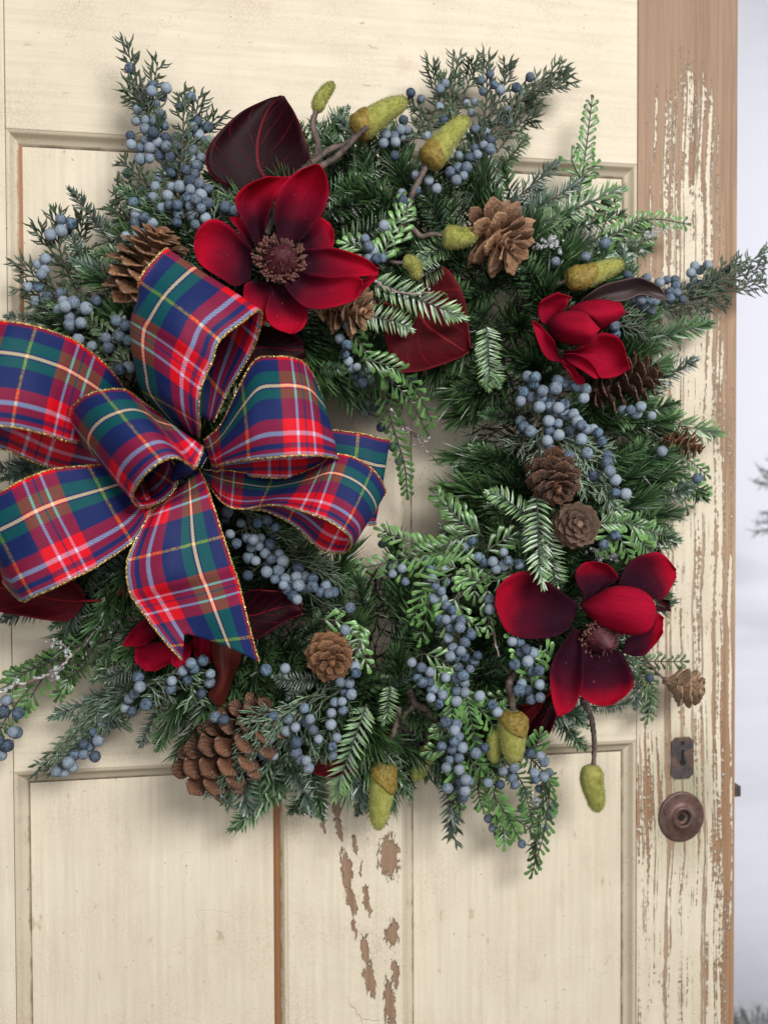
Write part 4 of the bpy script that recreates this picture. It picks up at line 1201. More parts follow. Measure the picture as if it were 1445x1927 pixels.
spray('icy cluster of pale berries beside the small top facing cone at the bottom centre',
      cv(I_, [(720, 825), (775, 1025), (780, 1060), (695, 1110), (745, 1115), (755, 1175, 12), (720, 1165), (663, 1220), (708, 1262, 8.5), (645, 1278), (643, 1340), (705, 1215), (745, 705, 7), (395, 1035), (290, 1045)]) + cv(K_, [(650, 450), (655, 500), (675, 400)]),
      [[(660, 1310), (630, 1350), (605, 1430)], [(640, 1300), (600, 1325), (580, 1350)]], [[(668, 1165), (672, 1200), (690, 1250)], [(690, 1180), (675, 1210), (665, 1245)], [(600, 1165), (640, 1170), (660, 1185)]], off=2.0, br=10, seed=21)
spray('frosted juniper strands with pale blue berries draped across the largest pine cone',
      cv(K_, [(410, 300), (450, 345), (510, 318), (547, 358), (575, 408), (530, 300), (400, 365), (330, 280), (275, 490), (330, 495), (455, 480), (455, 425), (480, 520), (510, 525), (522, 565), (210, 560), (78, 730), (498, 240), (300, 410), (15, 288), (60, 303)]),
      [[(600, 1300, 13), (520, 1360, 14), (440, 1440, 12), (400, 1490, 10)], [(580, 1330, 13.5), (500, 1390, 14), (440, 1470, 12), (428, 1510, 10)], [(570, 1320, 13.5), (500, 1350, 14.5), (455, 1395, 14)], [(560, 1340, 14), (580, 1380, 13), (595, 1420, 12)], [(550, 1345, 14), (545, 1390, 13), (550, 1430, 12)], [(530, 1350, 14.5), (470, 1420, 13.5), (415, 1475, 12)], [(560, 1345, 14), (520, 1400, 13), (500, 1440, 12)], [(590, 1320, 14), (610, 1300, 13), (640, 1280, 12)], [(540, 1345, 14.5), (490, 1345, 15), (460, 1360, 14.5)]], off=2.4, br=10, mats=(M_JUNF, M_CED), fine=True, seed=22)
spray('long frosted juniper spray sweeping down to the lower left door moulding',
      cv(J_, [(753, 505), (760, 557), (730, 595), (703, 622), (680, 670), (607, 702), (618, 755), (558, 752), (515, 797), (495, 830), (535, 850), (455, 870), (490, 885), (517, 937), (455, 925), (405, 930), (372, 968), (397, 995), (345, 1020), (305, 1020), (720, 690), (793, 655)]),
      [[(300, 1270, 9), (230, 1320, 7), (150, 1400, 5), (72, 1446, 4)], [(240, 1300, 8), (170, 1350, 6), (100, 1420, 4.5)], [(220, 1320, 7), (170, 1380, 5.5), (95, 1452, 4)], [(260, 1290, 8), (200, 1310, 6.5), (140, 1360, 5.5)], [(200, 1340, 7), (215, 1350, 7), (225, 1362, 6.5)]], off=2.4, br=10.6, mats=(M_JUNF, M_CED), fine=True, seed=23)
spray('juniper pick with dull berries between the half hidden red flower and russet leaf',
      cv(J_, [(1103, 413), (1055, 457), (1040, 430), (1020, 515), (1145, 487), (1140, 535), (1097, 595), (930, 570), (935, 525), (995, 470)]),
      [[(310, 1270), (340, 1275), (375, 1260)], [(270, 1290), (295, 1300), (300, 1330)], [(280, 1280), (310, 1290), (285, 1325)], [(350, 1280), (365, 1300), (360, 1318)]], off=2.0, br=10, mats=(M_JUNF, M_CED), seed=24)
spray('icy berries on a green cedar twig at the far left edge',
      cv(J_, [(35, 630), (100, 700, 12), (70, 803), (18, 690), (38, 877), (10, 930, 12), (90, 806), (262, 400, 8), (-20, 850), (-40, 760)]),
      [], [[(160, 1210), (90, 1240, 6), (15, 1290, 5)], [(150, 1225), (60, 1260, 5.5), (20, 1275, 5)], [(170, 1230), (140, 1260, 6), (125, 1290, 6)], [(170, 1245), (130, 1280, 6), (110, 1310, 5)], [(90, 1260, 6), (60, 1310, 5), (45, 1335, 4.5)], [(60, 1290, 5), (20, 1340, 4.6), (-10, 1390, 4.2)], [(180, 1220), (200, 1260, 7), (215, 1295, 6)]], off=2.2, br=11.2, mats=(M_JUN, M_CED), seed=25)
spray('bright fern like cedar sprig standing up at the upper right against the door',
      [], [], [[(1085, 400, 6), (1100, 300, 5), (1113, 194, 4.5)], [(1095, 340, 5.5), (1075, 300, 5), (1085, 290, 5)], [(1080, 380, 5), (1095, 340, 5), (1120, 310, 4.5)]], ll=.0165, seed=26, name='cedar_sprig', cat='cedar sprig')
spray('glossy green cedar sprig arching right over the bare stile above the olive bud',
      cv(C_, [(630, 948)]), [], [[(1120, 470, 7), (1180, 425, 5.5), (1230, 412, 5), (1288, 420, 4.5)], [(1130, 440, 6.5), (1145, 400, 5.5), (1140, 375, 5)], [(1110, 430, 6), (1125, 395, 5.5), (1160, 378, 5)], [(1140, 450, 6), (1190, 455, 5), (1225, 450, 4.5)]], ll=.0145, seed=27, name='cedar_sprig', cat='cedar sprig')
spray('dark cedar sprig by the pale cone at the far lower right',
      cv(H_, [(985, 733, 9)]), [], [[(1180, 1200, 6), (1200, 1240, 5), (1240, 1245, 4.5), (1285, 1245, 4)], [(1195, 1240, 5), (1225, 1290, 4.5), (1218, 1350, 4)]], off=.4, mats=(M_JUN, M_CEDD), ll=.0145, seed=28, name='cedar_sprig', cat='cedar sprig')

# ------------------------------------------------------------------ surfaces from control rows
def grid_eval(rows, nr, nc):
    """rows[i][j] = (u, v, point) -> smooth grid"""
    R, Cn = len(rows), len(rows[0])
    A = np.array([[(u, v, *p) for (u, v, p) in row] for row in rows], float)
    n1 = (R - 1)*nr + 1
    B = np.array([crv(A[:, j], n1) for j in range(Cn)])          # Cn x n1 x 5
    n2 = (Cn - 1)*nc + 1
    return np.array([crv(B[:, i], n2) for i in range(n1)])        # n1 x n2 x 5

def grid_mesh(g, Q, mi=0):
    n1, n2 = Q.shape[:2]
    vs = Q[:, :, 2:].reshape(-1, 3)
    uv = [tuple(x) for x in Q[:, :, :2].reshape(-1, 2)]
    fs = [(i*n2 + j, i*n2 + j + 1, (i+1)*n2 + j + 1, (i+1)*n2 + j) for i in range(n1 - 1) for j in range(n2 - 1)]
    g.add(vs, fs, uv, mi)

# ------------------------------------------------------------------ the bow
bow = thing('bow', 'large tartan ribbon bow with gold edging on the left of the wreath', 'bow', at(352, 870, 13))

def edging(parent, P, seed):
    r = random.Random(seed)
    n = max(8, int(sum(np.linalg.norm(np.diff(P, axis=0), axis=1))/0.0011))
    idx = np.linspace(0, len(P) - 1, n)
    Q = np.array([P[min(int(i), len(P) - 2)] + (P[min(int(i), len(P) - 2) + 1] - P[min(int(i), len(P) - 2)])*(i - min(int(i), len(P) - 2)) for i in idx])
    Q += rng.normal(0, .00016, Q.shape)
    rad = np.array([.00100 + .00028*math.sin(k*2.2) + r.uniform(-.0002, .0002) for k in range(n)])
    g = G()
    tube(g, Q, rad, 6)
    g.build('gold_edging', M_GOLD, parent)

def loop(name, rows, bulge, tuck=None, vsc=1.0, vmax=None, wave=0.0, seed=1, label=None):
    out = []
    for row in rows:
        v, ax, ay, ad, bx, by, bd = row[:7]
        tw = row[7] if len(row) > 7 else 0.0
        bl = row[8] if len(row) > 8 else bulge
        A, B = at(ax, ay, ad), at(bx, by, bd)
        cols = []
        if tuck:
            A0 = at(ax + tuck[0]*tw, ay + tuck[1]*tw, ad + tuck[2]*tw)
            A1 = A + (B - A)*.10*(1 - tw)
            cols = [(0.0, v, A0), (0.10 + .03*tw, v, A1)]
            u0, P0 = 0.10 + .03*tw, A1
        else:
            cols = [(0.0, v, A)]
            u0, P0 = 0.0, A
        for f in (.33, .67):
            P = P0 + (B - P0)*f
            P = P + np.array([0, -1, 0])*(bl/100.0)*math.sin(math.pi*f)
            cols.append((u0 + (1 - u0)*f, v, P))
        cols.append((1.0, v, B))
        out.append(cols)
    Q = grid_eval(out, 8, 8)
    r = random.Random(seed)
    ph = [r.uniform(0, 6.28) for _ in range(4)]
    if wave:
        for i in range(Q.shape[0]):
            for j in range(Q.shape[1]):
                u, v = Q[i, j, :2]
                Q[i, j, 3] += wave/100.0*(math.sin(5*u + 3.1*v + ph[0])*.5 + math.sin(9*v - 4*u + ph[1])*.35)*math.sin(math.pi*min(1, max(0, u)))
    if vmax:
        n1 = Q.shape[0]
        for j in range(Q.shape[1]):
            u = Q[-1, j, 0]
            vm = vmax(u)
            colv = Q[:, j].copy()
            v0, v1 = colv[0, 1], colv[-1, 1]
            for i in range(n1):
                tv = colv[i, 1]
                # slide every row so that the last one ends on the cut
                k = (tv - v0)/(v1 - v0)
                tv2 = v0 + k*(vm - v0)
                for c in range(5):
                    Q[i, j, c] = np.interp(tv2, colv[:, 1], colv[:, c])
    g = G()
    grid_mesh(g, Q)
    o = g.build(name, M_RIB, bow)
    solidify(o, 0.0006)
    if label:
        o['label'] = label
    edging(o, Q[:, 0, 2:], seed*3 + 1)
    edging(o, Q[:, -1, 2:], seed*3 + 2)
    return o

loop('ribbon_loop', [
    (-1.2, 365, 780, 14, 402, 795, 15, 0, 0), (-.95, 350, 640, 14, 430, 735, 16, 0, 0), (-.7, 330, 530, 16, 468, 672, 18, 0, 0), (-.5, 318, 485, 19, 487, 625, 20, 0, .2), (-.35, 313, 467, 21.5, 490, 583, 22.5, 0, .3),
    (-.15, 287, 492, 23, 455, 606, 25, 0, .7), (0, 262, 528, 23, 413, 640, 25.5, 0, 1.2), (.28, 247, 580, 22.5, 399, 680, 25, .6), (.45, 246, 604, 22, 388, 704, 24.5, 1), (.63, 246, 640, 21.5, 377, 735, 24, 1),
    (.82, 254, 690, 20.5, 374, 768, 23, 1), (1, 267, 735, 19.5, 376, 798, 21.5, 1), (1.25, 330, 805, 18, 374, 825, 18.5, 1, .6)], 1.8, tuck=(30, 10, -4.5), wave=.4, seed=1, label='topmost upright loop')
loop('ribbon_loop', [
    (.98, 245, 745, 15, 200, 800, 14), (.8, 212, 700, 17.5, 165, 830, 17), (.63, 181, 670, 19, 136, 832, 19.5), (.45, 148, 645, 20.5, 100, 822, 21.5), (.3, 122, 632, 21.5, 78, 815, 22.5), (0, 68, 614, 22.5, 22, 803, 24),
    (-.3, 8, 604, 22.5, -40, 800, 24.5), (-.55, -45, 606, 20, -95, 800, 22), (-.75, -50, 620, 16, -85, 815, 17, 0, .3), (-1, 0, 650, 13.5, -40, 830, 14.5, 0, 0), (-1.3, 70, 690, 13, 20, 850, 14, 0, 0), (-1.6, 150, 740, 13, 100, 881, 13.5, 0, 0), (-1.9, 230, 800, 13, 190, 890, 13, 0, 0)], 1.0, wave=.4, seed=2, label='upper left loop cut by the picture edge')
loop('ribbon_loop', [
    (1.35, 280, 830, 14.5, 325, 868, 16.5, 0, -.3), (1.15, 250, 840, 14, 336, 890, 16.5, 0, -.6), (.95, 220, 850, 14, 328, 922, 17, 0, -.5), (.75, 190, 860, 15, 300, 946, 18, 0, -.3), (.6, 155, 835, 17, 266, 955, 20, 0, -.2), (.48, 132, 795, 20, 249, 940, 23, 0, .1), (.3, 136, 768, 22, 256, 915, 25), (.15, 158, 746, 23.5, 277, 889, 26.5), (0, 190, 735, 24, 304, 868, 27),
    (-.15, 218, 732, 23.5, 331, 861, 26.5), (-.3, 241, 736, 22.5, 356, 875, 25), (-.45, 266, 755, 20.5, 368, 880, 23), (-.62, 320, 797, 18.5, 382, 840, 21), (-.8, 305, 830, 16.5, 355, 865, 17, 0, -.2)], .45, wave=.12, seed=3, label='short tube like centre loop')
loop('ribbon_loop', [
    (-.55, 383, 828, 18.5, 398, 872, 19, 0, .6), (-.4, 392, 822, 19, 408, 877, 20, 0, .9), (-.23, 418, 795, 20.5, 422, 872, 21.5, 0, 1.1), (0, 455, 718, 22, 468, 865, 24), (.15, 482, 676, 22.5, 500, 862, 25), (.3, 520, 671, 23, 533, 859, 25.5), (.43, 544, 672, 22.5, 558, 857, 25.5), (.6, 570, 681, 21, 592, 857, 24.5),
    (.77, 588, 705, 19.5, 614, 859, 23), (.95, 600, 737, 17.5, 637, 865, 20.5), (1.15, 590, 745, 15, 615, 883, 18, 0, .2), (1.35, 560, 730, 14, 570, 898, 17, 0, 0), (1.6, 510, 740, 14, 510, 899, 16.5, 0, 0), (1.85, 450, 790, 14.5, 450, 894, 16, 0, 0), (2.1, 390, 850, 15, 400, 886, 16, 0, 0)], 1.4, wave=.35, seed=4, label='upper right loop')
loop('ribbon_loop', [
    (-.8, 384, 885, 15.5, 388, 905, 16), (-.5, 425, 885, 16, 420, 947, 16.5), (-.25, 462, 890, 16, 455, 958, 16.5), (0, 512, 900, 16, 488, 953, 17.5), (.2, 560, 893, 17, 515, 951, 19), (.4, 600, 875, 19, 555, 958, 21), (.6, 632, 855, 20, 592, 970, 22.5), (.8, 668, 862, 20.5, 620, 981, 23), (1, 700, 882, 20.5, 645, 998, 23),
    (1.2, 720, 910, 19.5, 660, 1015, 21.5), (1.35, 724, 930, 18, 657, 1034, 19.5), (1.5, 700, 930, 16.5, 638, 1041, 18, 0, 0), (1.7, 660, 910, 15.5, 600, 1031, 17, 0, 0), (1.9, 610, 890, 15, 558, 992, 16, 0, 0), (2.2, 540, 890, 15, 510, 966, 15.5, 0, 0), (2.6, 430, 890, 14.5, 430, 940, 15, 0, 0)], .8, wave=.2, seed=5, label='lower right loop with an open end')
loop('ribbon_loop', [
    (-.9, 480, 830, 13.5, 470, 960, 13), (-.3, 600, 810, 15, 585, 960, 14.5), (0, 674, 815, 15.5, 655, 975, 15), (.2, 712, 824, 15, 690, 987, 14.5), (.3, 733, 830, 14, 706, 986, 13), (.5, 712, 850, 11.5, 690, 985, 11), (.9, 620, 850, 11, 600, 960, 11)], .3, wave=.15, seed=6, label='rearmost loop behind the right loops')
loop('ribbon_loop', [
    (-.45, 265, 885, 17, 288, 948, 17.5), (-.2, 215, 874, 18.5, 270, 988, 18.5, 0, .3), (0, 166, 876, 20, 248, 1020, 19.5, 0, .6), (.3, 104, 882, 21.5, 185, 1064, 21.5), (.45, 75, 890, 22, 165, 1075, 22), (.63, 40, 904, 22.5, 130, 1092, 22.5), (.8, 8, 922, 22.5, 97, 1108, 22.5), (1, -30, 942, 21.5, 62, 1123, 22), (1.1, -48, 955, 20, 42, 1131, 20.5),
    (1.25, -50, 965, 17.5, 20, 1112, 18, 0, .2), (1.6, 10, 960, 15, 12, 1086, 15, 0, 0), (2, 100, 930, 14, 110, 1060, 14, 0, 0)], .9, wave=.45, seed=7, label='lower left loop with a flat front')
vm = lambda u: 1.24 - .36*(u/.74 if u < .74 else (1 - u)/.26)
loop('ribbon_tail', [
    (-.75, 374, 882, 16, 318, 935, 16), (-.55, 386, 905, 17.5, 295, 955, 17.5, 0, .9), (-.37, 396, 935, 19, 277, 975, 19, 0, 1.3), (0, 420, 1009, 19.5, 240, 1054, 20, 0, .5), (.3, 437, 1062, 19.5, 243, 1110, 20, 0, .9), (.45, 446, 1086, 19, 254, 1132, 19.5, 0, .6), (.63, 454, 1116, 18.5, 274, 1160, 19, 0, .5), (.77, 460, 1142, 18.5, 290, 1182, 18.5, 0, .5), (1, 474, 1198, 18, 318, 1216, 18.5, 0, .3), (1.24, 488, 1247, 17.5, 343, 1243, 18, 0, .2)],
    .6, vmax=vm, wave=.75, seed=8, label='notched tail hanging down')
# gathered middle
g = G()
P = crv([at(322, 905, 15.5), at(345, 880, 18.5), at(370, 862, 19.0), at(392, 842, 16.0)], 14)
rad = [.002 + .0065*math.sin(math.pi*min(1, k/13.0)) for k in range(14)]
tube(g, P, rad, 10, 0.9, wob=.22)
g.uv = [(0.10 + 0.05*random.random(), 0.12 + 0.1*random.random()) for _ in g.v]
g.build('knot', M_RIB, bow)

# ------------------------------------------------------------------ petals and leaves from outlines: rows (left x, y, right x, y) from base to tip
def blade(rows, f, d0, d1, cup, mat, parent, name, bow_=0.0, nr=6, nc=3, th=.0006, ruf=0.0, seed=0, asym=0.0):
    n = len(rows)
    out = []
    r = random.Random(seed)
    for i, row in enumerate(rows):
        t = i/(n - 1)
        d = d0 + (d1 - d0)*t + bow_*math.sin(math.pi*t)
        (ax, ay), (bx, by) = f(row[0], row[1]), f(row[2], row[3])
        mx, my = (ax + bx)/2, (ay + by)/2
        k = math.sin(math.pi*min(.92, .12 + t*.85))
        dl, dr = d + cup*.5*k + asym*k, d + cup*.5*k - asym*k
        dm = d - cup*.5*k
        cols = [(0.0, t, at(ax, ay, dl)), (.25, t, at(ax*.75 + bx*.25, ay*.75 + by*.25, d - cup*.26*k + asym*.5*k)), (.5, t, at(mx, my, dm)), (.75, t, at(ax*.25 + bx*.75, ay*.25 + by*.75, d - cup*.26*k - asym*.5*k)), (1.0, t, at(bx, by, dr))]
        out.append(cols)
    Q = grid_eval(out, nr, nc)
    if ruf:
        p1, p2 = r.uniform(0, 6), r.uniform(0, 6)
        for i in range(Q.shape[0]):
            for j in range(Q.shape[1]):
                u, v = Q[i, j, :2]
                Q[i, j, 3] += ruf/100*(math.sin(7*v + p1 + 3*u) + .6*math.sin(11*v + p2 - 5*u))*abs(u - .5)*1.6
    g = G()
    grid_mesh(g, Q)
    o = g.build(name, mat, parent)
    solidify(o, th)
    return o

def flower(label, c, d, petals, f, mat, core=None):
    t = thing('magnolia_flower', label, 'flower', at(*c, d))
    for i, (rows, d0, d1, cup, bw, *rest) in enumerate(petals):
        blade(rows, f, d0, d1, cup, rest[0] if rest else mat, t, 'petal', bw, ruf=.30, seed=i)
    if core:
        cx, cy, rad, dd, axis = core
        p = at(*f(cx, cy), dd)
        ax = norm(axis)
        s = norm(np.cross(ax, (0.2, 0.1, 1)))
        q = np.cross(ax, s)
        g = G()
        n1, n2 = 18, 8
        vs, fs, uv = [], [], []
        for j in range(n2 + 1):
            a = j/n2
            rr = rad*(.62 if a < .1 else .62*max(0.0, math.cos(a*1.565))**.6*(1 + .05*math.sin(a*9)))
            for i in range(n1):
                b = 2*math.pi*i/n1 + a*.7
                rr2 = rr*(1 + .13*math.cos(i*math.pi))
                vs.append(p + (s*math.cos(b) + q*math.sin(b))*rr2 + ax*rad*1.05*a)
                uv.append((.5, a))
        for j in range(n2):
            for i in range(n1):
                fs.append((j*n1 + i, j*n1 + (i+1) % n1, (j+1)*n1 + (i+1) % n1, (j+1)*n1 + i))
        g.add(vs, fs, uv)
        g.build('flower_core', M_CORE, t)
        g = G()
        r = random.Random(int(cx))
        for i in range(230):
            b = r.uniform(0, 2*math.pi)
            k = r.random()
            rr = rad*(.60 + .16*k)
            e = s*math.cos(b) + q*math.sin(b)
            p0 = p + e*rad*.5 - ax*rad*.08
            d_ = norm(e*r.uniform(.35, 1.0) + ax*r.uniform(.5, 1.1) + np.cross(ax, e)*r.uniform(-.3, .3))
            L = rad*r.uniform(.40, .72)
            rid = r.random()
            tube(g, [p0, p0 + d_*L*.6, p0 + d_*L*.78, p0 + d_*L*.94, p0 + d_*L*1.0], [rad*.024, rad*.022, rad*.062, rad*.055, rad*.015], 4, rid, cap=False)
        for i in range(46):
            a = r.uniform(.1, .95)
            b = r.uniform(0, 2*math.pi)
            e = s*math.cos(b) + q*math.sin(b)
            p0 = p + e*rad*.60*math.cos(a*1.45)**.6 + ax*rad*a
            d_ = norm(e*.7 + ax*.8 + np.cross(ax, e)*r.uniform(-.5, .5))
            tube(g, [p0, p0 + d_*rad*.10, p0 + norm(d_ + e*.8)*rad*.2], [rad*.02, rad*.018, rad*.006], 4, r.random()*.4, cap=False)
        g.build('stamens', M_STAM, t, stuff=True)
    return t

N_ = zc(350, 290, 400); R_ = zc(900, 1000, 400); S_ = zc(980, 480, 300); Q_ = zc(0, 850, 500)
flower('big open dark red velvet flower with a spiky brown centre above the bow', (525, 493), 15.5, [
    ([(455, 665, 440, 840), (400, 590, 340, 895), (310, 490, 240, 850), (200, 442, 150, 790), (115, 475, 85, 725), (60, 560, 52, 640)], 15.6, 17.5, 1.6, -.6),
    ([(430, 640, 470, 640), (375, 545, 430, 540), (315, 465, 385, 450), (297, 425, 345, 420)], 15.0, 14.5, .5, 0),
    ([(480, 620, 530, 590), (405, 475, 545, 470), (345, 365, 590, 335), (338, 290, 622, 262), (420, 207, 665, 195), (560, 150, 700, 150)], 15.2, 16.5, 2.2, -.9),
    ([(780, 610, 790, 660), (840, 520, 900, 642), (900, 445, 985, 632), (925, 430, 1004, 600), (975, 455, 1003, 530)], 15.2, 15.0, .8, -.2),
    ([(625, 580, 770, 600), (604, 430, 870, 480), (612, 300, 940, 375), (665, 195, 972, 250), (760, 112, 950, 150), (880, 62, 905, 72)], 16.2, 18.2, 2.0, -.7),
    ([(770, 665, 760, 790), (860, 642, 900, 815), (980, 632, 1050, 825), (1090, 655, 1150, 832), (1225, 708, 1245, 825), (1304, 780, 1308, 815)], 15.6, 16.6, 1.2, -.4),
    ([(1060, 830, 1080, 915), (1190, 850, 1170, 945), (1270, 825, 1230, 905), (1302, 824, 1295, 845)], 16.2, 17.2, .6, 0),
    ([(470, 850, 600, 890), (420, 870, 590, 1000), (390, 920, 560, 1090), (400, 1010, 520, 1160), (430, 1080, 480, 1170)], 15.2, 15.5, .8, -.2),
    ([(600, 880, 690, 900), (558, 980, 775, 985), (538, 1060, 828, 1060), (552, 1130, 822, 1130), (610, 1180, 785, 1190), (700, 1216, 732, 1223)], 15.4, 16.4, 1.2, -.4),
    ([(760, 770, 650, 870), (850, 820, 720, 960), (990, 828, 830, 1040), (1125, 814, 970, 1046), (1188, 840, 1110, 1008), (1203, 880, 1180, 960)], 16.2, 19.0, 1.3, -.5),
], N_, M_VELC, (635, 735, .026, 15.4, (0.06, -1, .25)))
flower('half open bright red flower bud beside the dark brown cone at the right', (1090, 640), 12.5, [
    ([(240, 640, 270, 640), (190, 600, 330, 560), (165, 480, 395, 480), (172, 425, 425, 415), (260, 368, 445, 388), (340, 336, 468, 380)], 12.2, 15.0, 1.2, .3),
    ([(420, 490, 560, 540), (520, 430, 660, 620), (650, 406, 722, 678), (800, 407, 830, 630), (915, 425, 940, 520)], 13.2, 14.2, -2.6, -.4),
    ([(370, 970, 345, 872), (265, 940, 310, 820), (180, 850, 255, 725), (125, 700, 205, 650), (104, 592, 112, 592)], 13.0, 14.6, .9, .3),
    ([(390, 870, 430, 920), (510, 850, 540, 950), (640, 770, 680, 1040), (720, 707, 730, 1112), (860, 738, 860, 1100), (942, 830, 930, 1065), (975, 950, 982, 1032)], 13.2, 15.5, 1.8, -.8),
    ([(370, 928, 380, 925), (380, 1000, 455, 985), (440, 1080, 525, 1055), (500, 1145, 562, 1110), (548, 1176, 566, 1168)], 13.4, 15.0, .5, .2),
    ([(360, 905, 400, 930), (480, 890, 500, 1000), (600, 935, 585, 1072), (680, 1020, 650, 1108), (718, 1112, 690, 1120)], 14.6, 16.2, .9, .5),
    ([(225, 610, 290, 750), (320, 535, 380, 790), (450, 498, 480, 820), (575, 520, 570, 818), (645, 590, 645, 785), (712, 675, 705, 690)], 14.0, 17.0, -2.4, .6),
], S_, M_VELR)
flower('largest red flower with dark hearted rounded petals near the door lock', (1130, 1195), 12.0, [
    ([(940, 360, 1090, 390), (985, 275, 1150, 420), (1060, 190, 1215, 465), (1160, 147, 1275, 438), (1250, 152, 1312, 400), (1345, 260, 1348, 310)], 12.8, 12.6, 1.0, .2),
    ([(1220, 470, 1210, 500), (1260, 440, 1225, 545), (1300, 470, 1290, 545), (1308, 500, 1300, 535)], 10.6, 9.4, .5, 0, M_LEAFD),
    ([(1000, 730, 985, 830), (1100, 690, 1060, 846), (1180, 610, 1140, 835), (1215, 555, 1205, 780), (1262, 588, 1255, 685)], 12.4, 13.2, .9, -.2),
    ([(700, 490, 790, 440), (712, 435, 880, 372), (665, 345, 945, 335), (660, 270, 950, 300), (720, 217, 890, 235), (790, 208, 830, 211)], 13.6, 14.4, 1.3, -.3),
    ([(690, 505, 620, 655), (600, 430, 540, 705), (500, 365, 420, 730), (390, 285, 300, 728), (280, 278, 195, 680), (190, 325, 140, 590), (122, 400, 113, 510)], 14.0, 15.8, 1.6, -.5),
    ([(700, 750, 880, 790), (690, 900, 985, 840), (680, 1030, 1035, 940), (690, 1110, 1047, 1035), (770, 1172, 1010, 1115), (850, 1187, 920, 1178)], 13.8, 15.0, 1.4, -.4),
    ([(640, 650, 700, 680), (560, 785, 708, 840), (500, 920, 705, 975), (487, 1020, 690, 1105), (500, 1140, 650, 1210), (530, 1252, 555, 1262)], 14.1, 15.8, 1.2, -.4),
    ([(695, 500, 700, 520), (795, 432, 770, 600), (900, 374, 865, 658), (1000, 372, 965, 697), (1110, 398, 1070, 707), (1180, 450, 1150, 672), (1208, 520, 1200, 595)], 14.4, 17.8, -1.6, .5, M_VELR),
], R_, M_VEL, (800, 700, .026, 13.2, (.25, -1, -.45)))
flower('red flower mostly hidden behind the notched bow tail', (310, 1210), 12.0, [
    ([(800, 900, 860, 1000), (730, 960, 820, 1030), (685, 1015, 750, 1060), (666, 1055, 680, 1060)], 11.5, 13.0, .8, .2),
    ([(735, 1040, 950, 1030), (732, 1100, 955, 1090), (742, 1150, 935, 1145), (790, 1195, 840, 1192)], 12.0, 13.0, 1.2, -.2),
    ([(1000, 1040, 1045, 1030), (940, 1100, 1038, 1090), (933, 1150, 1020, 1140), (965, 1178, 995, 1176)], 12.6, 14.0, .8, .2),
    ([(1060, 960, 1170, 970), (1050, 1050, 1155, 1060), (1060, 1110, 1148, 1115), (1095, 1148, 1135, 1150)], 12.0, 12.8, .8, -.2),
    ([(690, 700, 720, 740), (650, 745, 690, 775), (630, 775, 640, 778)], 10.5, 11.0, .3, 0),
], Q_, M_VELR)

def bigleaf(label, rows, f, d0, d1, cup, bw, mat, ruf=.25, asym=0.0):
    c = f((rows[0][0] + rows[0][2])/2, (rows[0][1] + rows[0][3])/2)
    t = thing('magnolia_leaf', label, 'leaf', at(*c, d0))
    blade(rows, f, d0, d1, cup, mat, t, 'leaf_blade', bw, nr=7, nc=4, th=.0011, ruf=ruf, seed=int(c[0]), asym=asym)
    # its stalk, running back into the greenery
    p0, p1 = at(*c, d0), at(*f((rows[1][0] + rows[1][2])/2, (rows[1][1] + rows[1][3])/2), d0)
    g = G()
    tube(g, [p0 + norm(p1 - p0)*.004, p0 - norm(p1 - p0)*.012, p0 - norm(p1 - p0)*.022 + np.array([0, .012, 0])], [.0012, .0013, .0016], 6)
    g.build('leaf_stalk', mat, t)
    return t
ID = lambda x, y: (x, y)
bigleaf('large dark burgundy leaf standing upright at the top behind the big red flower', [(470, 365, 545, 360), (415, 345, 588, 332), (390, 318, 585, 305), (390, 282, 579, 278), (412, 248, 567, 242), (455, 208, 552, 208), (500, 186, 541, 190), (528, 179, 535, 181)], ID, 10.0, 9.0, 1.2, 1.4, M_LEAFD)
bigleaf('red veined leaf with a pointed lower right corner hanging over the opening', [(900, 130, 780, 300), (1000, 60, 800, 400), (1110, 10, 830, 500), (1185, 90, 875, 572), (1232, 190, 970, 575), (1248, 310, 1090, 542), (1256, 420, 1190, 502), (1254, 450, 1245, 470)], E_, 10.0, 12.5, 1.0, .4, M_LEAFR)
bigleaf('very dark leaf between the big red flower and the upper bow loops', [(400, 1240, 400, 1440), (520, 1175, 500, 1450), (640, 1190, 620, 1450), (730, 1222, 730, 1440), (790, 1265, 800, 1400), (803, 1330, 806, 1390)], N_, 12.6, 12.6, .8, .4, M_LEAFD)
bigleaf('dull brown grey leaf lying level above the bright red flower bud', [(540, 420, 600, 430), (620, 350, 720, 425), (740, 275, 830, 420), (900, 230, 960, 405), (1050, 205, 1070, 360), (1150, 235, 1160, 362), (1260, 280, 1250, 398), (1315, 350, 1325, 412)], S_, 11.0, 12.5, 1.4, 1.0, M_LEAFB, asym=.6)
bigleaf('dark red leaf at the far left under the lower bow loop', [(160, 1122, 156, 1140), (140, 1095, 128, 1168), (90, 1085, 90, 1167), (45, 1070, 50, 1160), (0, 1060, 0, 1152), (-45, 1065, -45, 1135), (-75, 1090, -75, 1105)], ID, 10.5, 9.0, .8, .5, M_LEAFR)
bigleaf('dark red leaf in the shade right of the bow tail', [(140, 640, 140, 860), (220, 608, 230, 880), (300, 608, 340, 820), (390, 622, 420, 770), (465, 665, 465, 748), (492, 715, 490, 728)], I_, 12.0, 12.5, .8, .5, M_LEAFD)
bigleaf('russet curled leaf drooping below the bow tail tip', [(1160, 250, 1330, 260), (1142, 330, 1320, 340), (1160, 420, 1305, 430), (1180, 500, 1270, 510), (1150, 570, 1245, 590), (1130, 600, 1210, 650), (1165, 648, 1190, 660)], J_, 13.0, 12.5, -1.6, .4, M_LEAFS, asym=.6)
